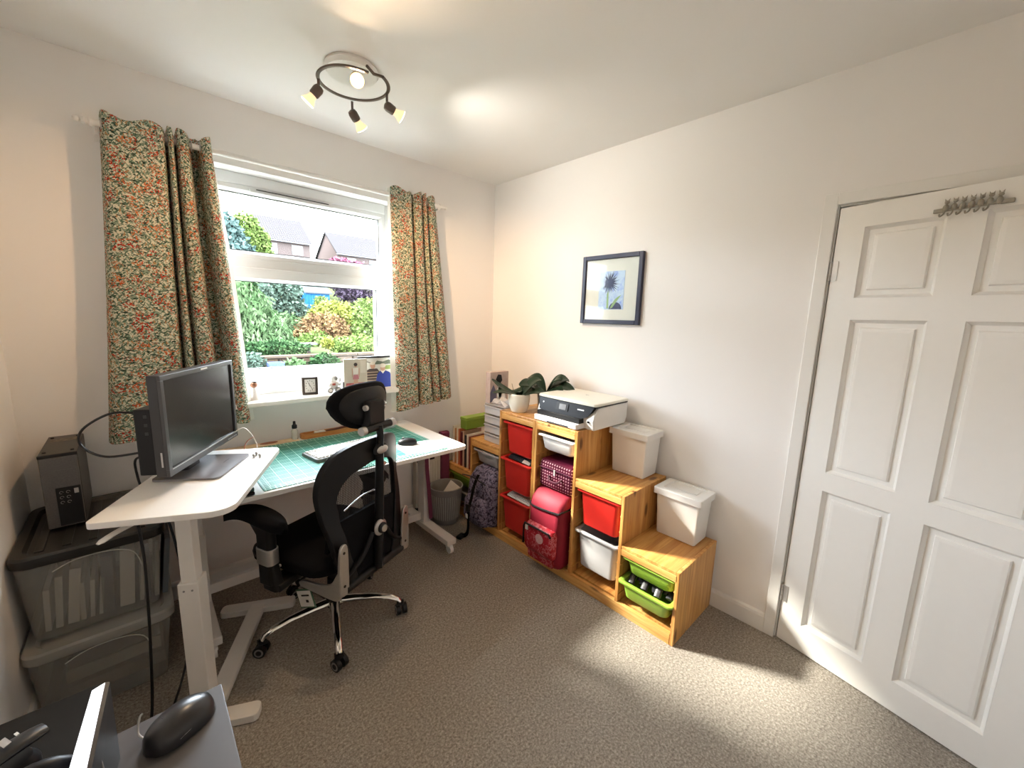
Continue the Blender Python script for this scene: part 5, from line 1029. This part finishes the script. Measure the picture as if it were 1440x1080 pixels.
tree('spruce', 'blue-green spruce in front of the upper left sky', M['leaf_blue'], 1.95, 25, [((1.85, 25, 5.35), (1.15, 1, 1.0)), ((2.1, 25, 4.4), (1.45, 1.2, 1.0)), ((1.9, 25, 6.15), (.6, .6, .6))], 5200, .24, .14, GT)
tree('lime_tree', 'yellow-green tree rising beside the far house', M['leaf_lime'], 4.4, 31, [((4.05, 31, 7.0), (.9, .8, .95)), ((4.6, 31, 6.2), (.95, .8, 1.0)), ((4.95, 31, 5.3), (.85, .8, .75))], 4200, .24, .12, GT)
tree('purple_tree', 'purple-leaved tree to the right of the blue shed', M['leaf_purple'], 7.0, 21, [((6.8, 21, 3.2), (1.0, .8, .55)), ((8.0, 21.2, 2.95), (1.0, .8, .6)), ((7.2, 21, 2.6), (1.0, .7, .4))], 4200, .16, .09, GT)
tree('dark_bush', 'dark green hedge behind the blue shed', M['leaf_dark'], 4.2, 23, [((3.6, 23, 3.0), (1.3, .8, .75)), ((5.4, 23.3, 3.2), (1.3, .8, .7)), ((2.2, 23, 3.2), (1.2, .8, .9))], 5200, .18, .08, GT, cat='shrub')
tree('lime_bush', 'bright lime bush between the shed and the yellow shrub', M['leaf_lime'], 4.55, 18, [((4.55, 18, 1.98), (.36, .3, .3))], 900, .09, .03, GT, cat='shrub')
tree('pink_shrub', 'pinkish shrub in front of the far right house', M['leaf_pink'], 13.8, 38, [((13.0, 38, 6.0), (1.2, .8, .7)), ((14.6, 38, 5.9), (1.2, .8, .6))], 1800, .26, .1, GT, cat='shrub')
tree('leafy_plant', 'dark green leafy plant in front of the garden wall', M['leaf_dark'], .22, 4.75, [((.22, 4.75, .66), (.24, .15, .14))], 700, .07, .012, GT, cat='plant')
tree('leafy_plant', 'grey-green plant in front of the wall, left of the blue planter', M['leaf_grey'], -.88, 4.75, [((-.88, 4.75, .68), (.2, .14, .18))], 700, .06, .012, GT, cat='plant')
tree('grass_clump', 'pale green grass clump to the right of the blue planter', M['leaf_willow'], -.28, 4.7, [((-.28, 4.7, .60), (.13, .1, .10))], 500, .09, .008, GT, .0, cat='plant')
tree('flower_clump', 'yellow flowers at the top of the garden wall', M['leaf_yellow'], .52, 5.5, [((.53, 5.5, .93), (.12, .1, .10))], 350, .05, .008, GT, cat='plant')
for k, (x, y, lb) in enumerate(((-.35, 5.7, 'low green planting behind the wall, left of the bird table'), (1.2, 5.7, 'low mixed planting behind the wall, below the copper shrub'), (2.4, 5.7, 'low planting behind the wall at the right'))):
    tree('border_planting', lb, (M['leaf_dark'], M['leaf_lime'], M['leaf_copper'])[k], x, y, [((x, y, .84), (.62, .3, .14))], 1800, .06, .01, GT, cat='plant')
bdt = thing('bird_table', 'small white-topped bird table on a dark post in the garden', 'bird table', (.34, 6, gz(6)))
bx('post', plain('dark_wood', (.05, .04, .035), .8, spec=0), bdt, .31, .36, 5.97, 6.03, gz(6)-.05, .88); bx('tray', plain('tray_white', (.08, .08, .08), .6, spec=0), bdt, .21, .47, 5.87, 6.13, .88, .91, bevel=.004)
sh = thing('garden_shed', 'bright blue garden shed with a pale roof up the hill', 'shed', (5.0, 20.5, gz(20.5)))
blue = plain('shed_blue', (.010, .045, .105), .7, spec=0); bx('shed_walls', blue, sh, 4.46, 5.62, 20, 21.2, gz(20)-.1, 2.48)
for k in range(9): bx('shed_board', blue, sh, 4.46+k*.129, 4.46+k*.129+.12, 19.98, 20.0, gz(20)-.1, 2.47)
B().loft([[(x, 19.9, 2.46), (x, 20.6, 2.78), (x, 21.3, 2.46), (x, 21.3, 2.52), (x, 20.6, 2.84), (x, 19.9, 2.52)] for x in (4.36, 5.74)]).build('shed_roof', plain('felt_grey', (.035, .038, .041), .8, spec=0), sh)
fn = thing('picket_fence', 'blue picket fence in front of the garden shed', 'fence', (4.3, 19, gz(19)))
for k in range(9): bx('picket', blue, fn, 3.9+k*.1, 3.97+k*.1, 18.98, 19.0, gz(19)-.05, 2.06-.022*k)
bx('fence_rail', blue, fn, 3.88, 4.8, 19.0, 19.03, 1.80, 1.85)
brick = plain('house_brick', (.050, .039, .036), .85, var=.12, scale=3, spec=0); frame_w = plain('house_white', (.11, .11, .11), .6, spec=0); glass_d = plain('house_glass', (.02, .025, .03), .15)
def house(label, x0, x1, y0, depth, zb__, zw, zr, wins, gable):
    root = thing('house', label, 'house', ((x0+x1)/2, y0+depth/2, zb__), group='houses beyond the garden')
    bx('house_walls', brick, root, x0, x1, y0, y0+depth, zb__-1.5, zw)
    ym = y0+depth/2
    B().loft([[(x, y0-.35, zw-.05), (x, ym, zr), (x, y0+depth+.35, zw-.05), (x, y0+depth+.35, zw+.08), (x, ym, zr+.14), (x, y0-.35, zw+.08)] for x in (x0-.2, x1+.2)]).build('roof', M['roof_tiles'], root)
    for x in (x0, x1-.1): B().loft([[(x, y0, zw), (x, ym, zr), (x, y0+depth, zw)], [(x+.1, y0, zw), (x+.1, ym, zr), (x+.1, y0+depth, zw)]]).build('gable', brick, root)
    bx('gutter', plain('gutter_dark', (.10, .10, .11), .6, spec=0), root, x0-.2, x1+.2, y0-.42, y0-.33, zw-.08, zw+.02)
    for a_, b_, z0, z1 in wins:
        w_ = bx('window', frame_w, root, a_, b_, y0-.05, y0, z0, z1); n_ = 2
        for k in range(n_): bx('pane', glass_d, w_, a_+.08+k*(b_-a_-.08)/n_, a_+(k+1)*(b_-a_-.08)/n_, y0-.07, y0-.05, z0+.08, z1-.08)
    return root
house('pale brick house with a grey roof and white windows, left of the two', 8.0, 12.5, 45, 7, 6.2, 8.55, 11.3, ((8.5, 9.35, 6.9, 8.3), (10.7, 11.75, 7.35, 8.3)), True)
house('pale brick house with a long grey roof at the right of the view', 16.4, 24, 48, 7, 6.5, 8.4, 11.2, ((17.5, 18.6, 7.2, 8.1), (20.3, 21.6, 7.2, 8.1)), True)
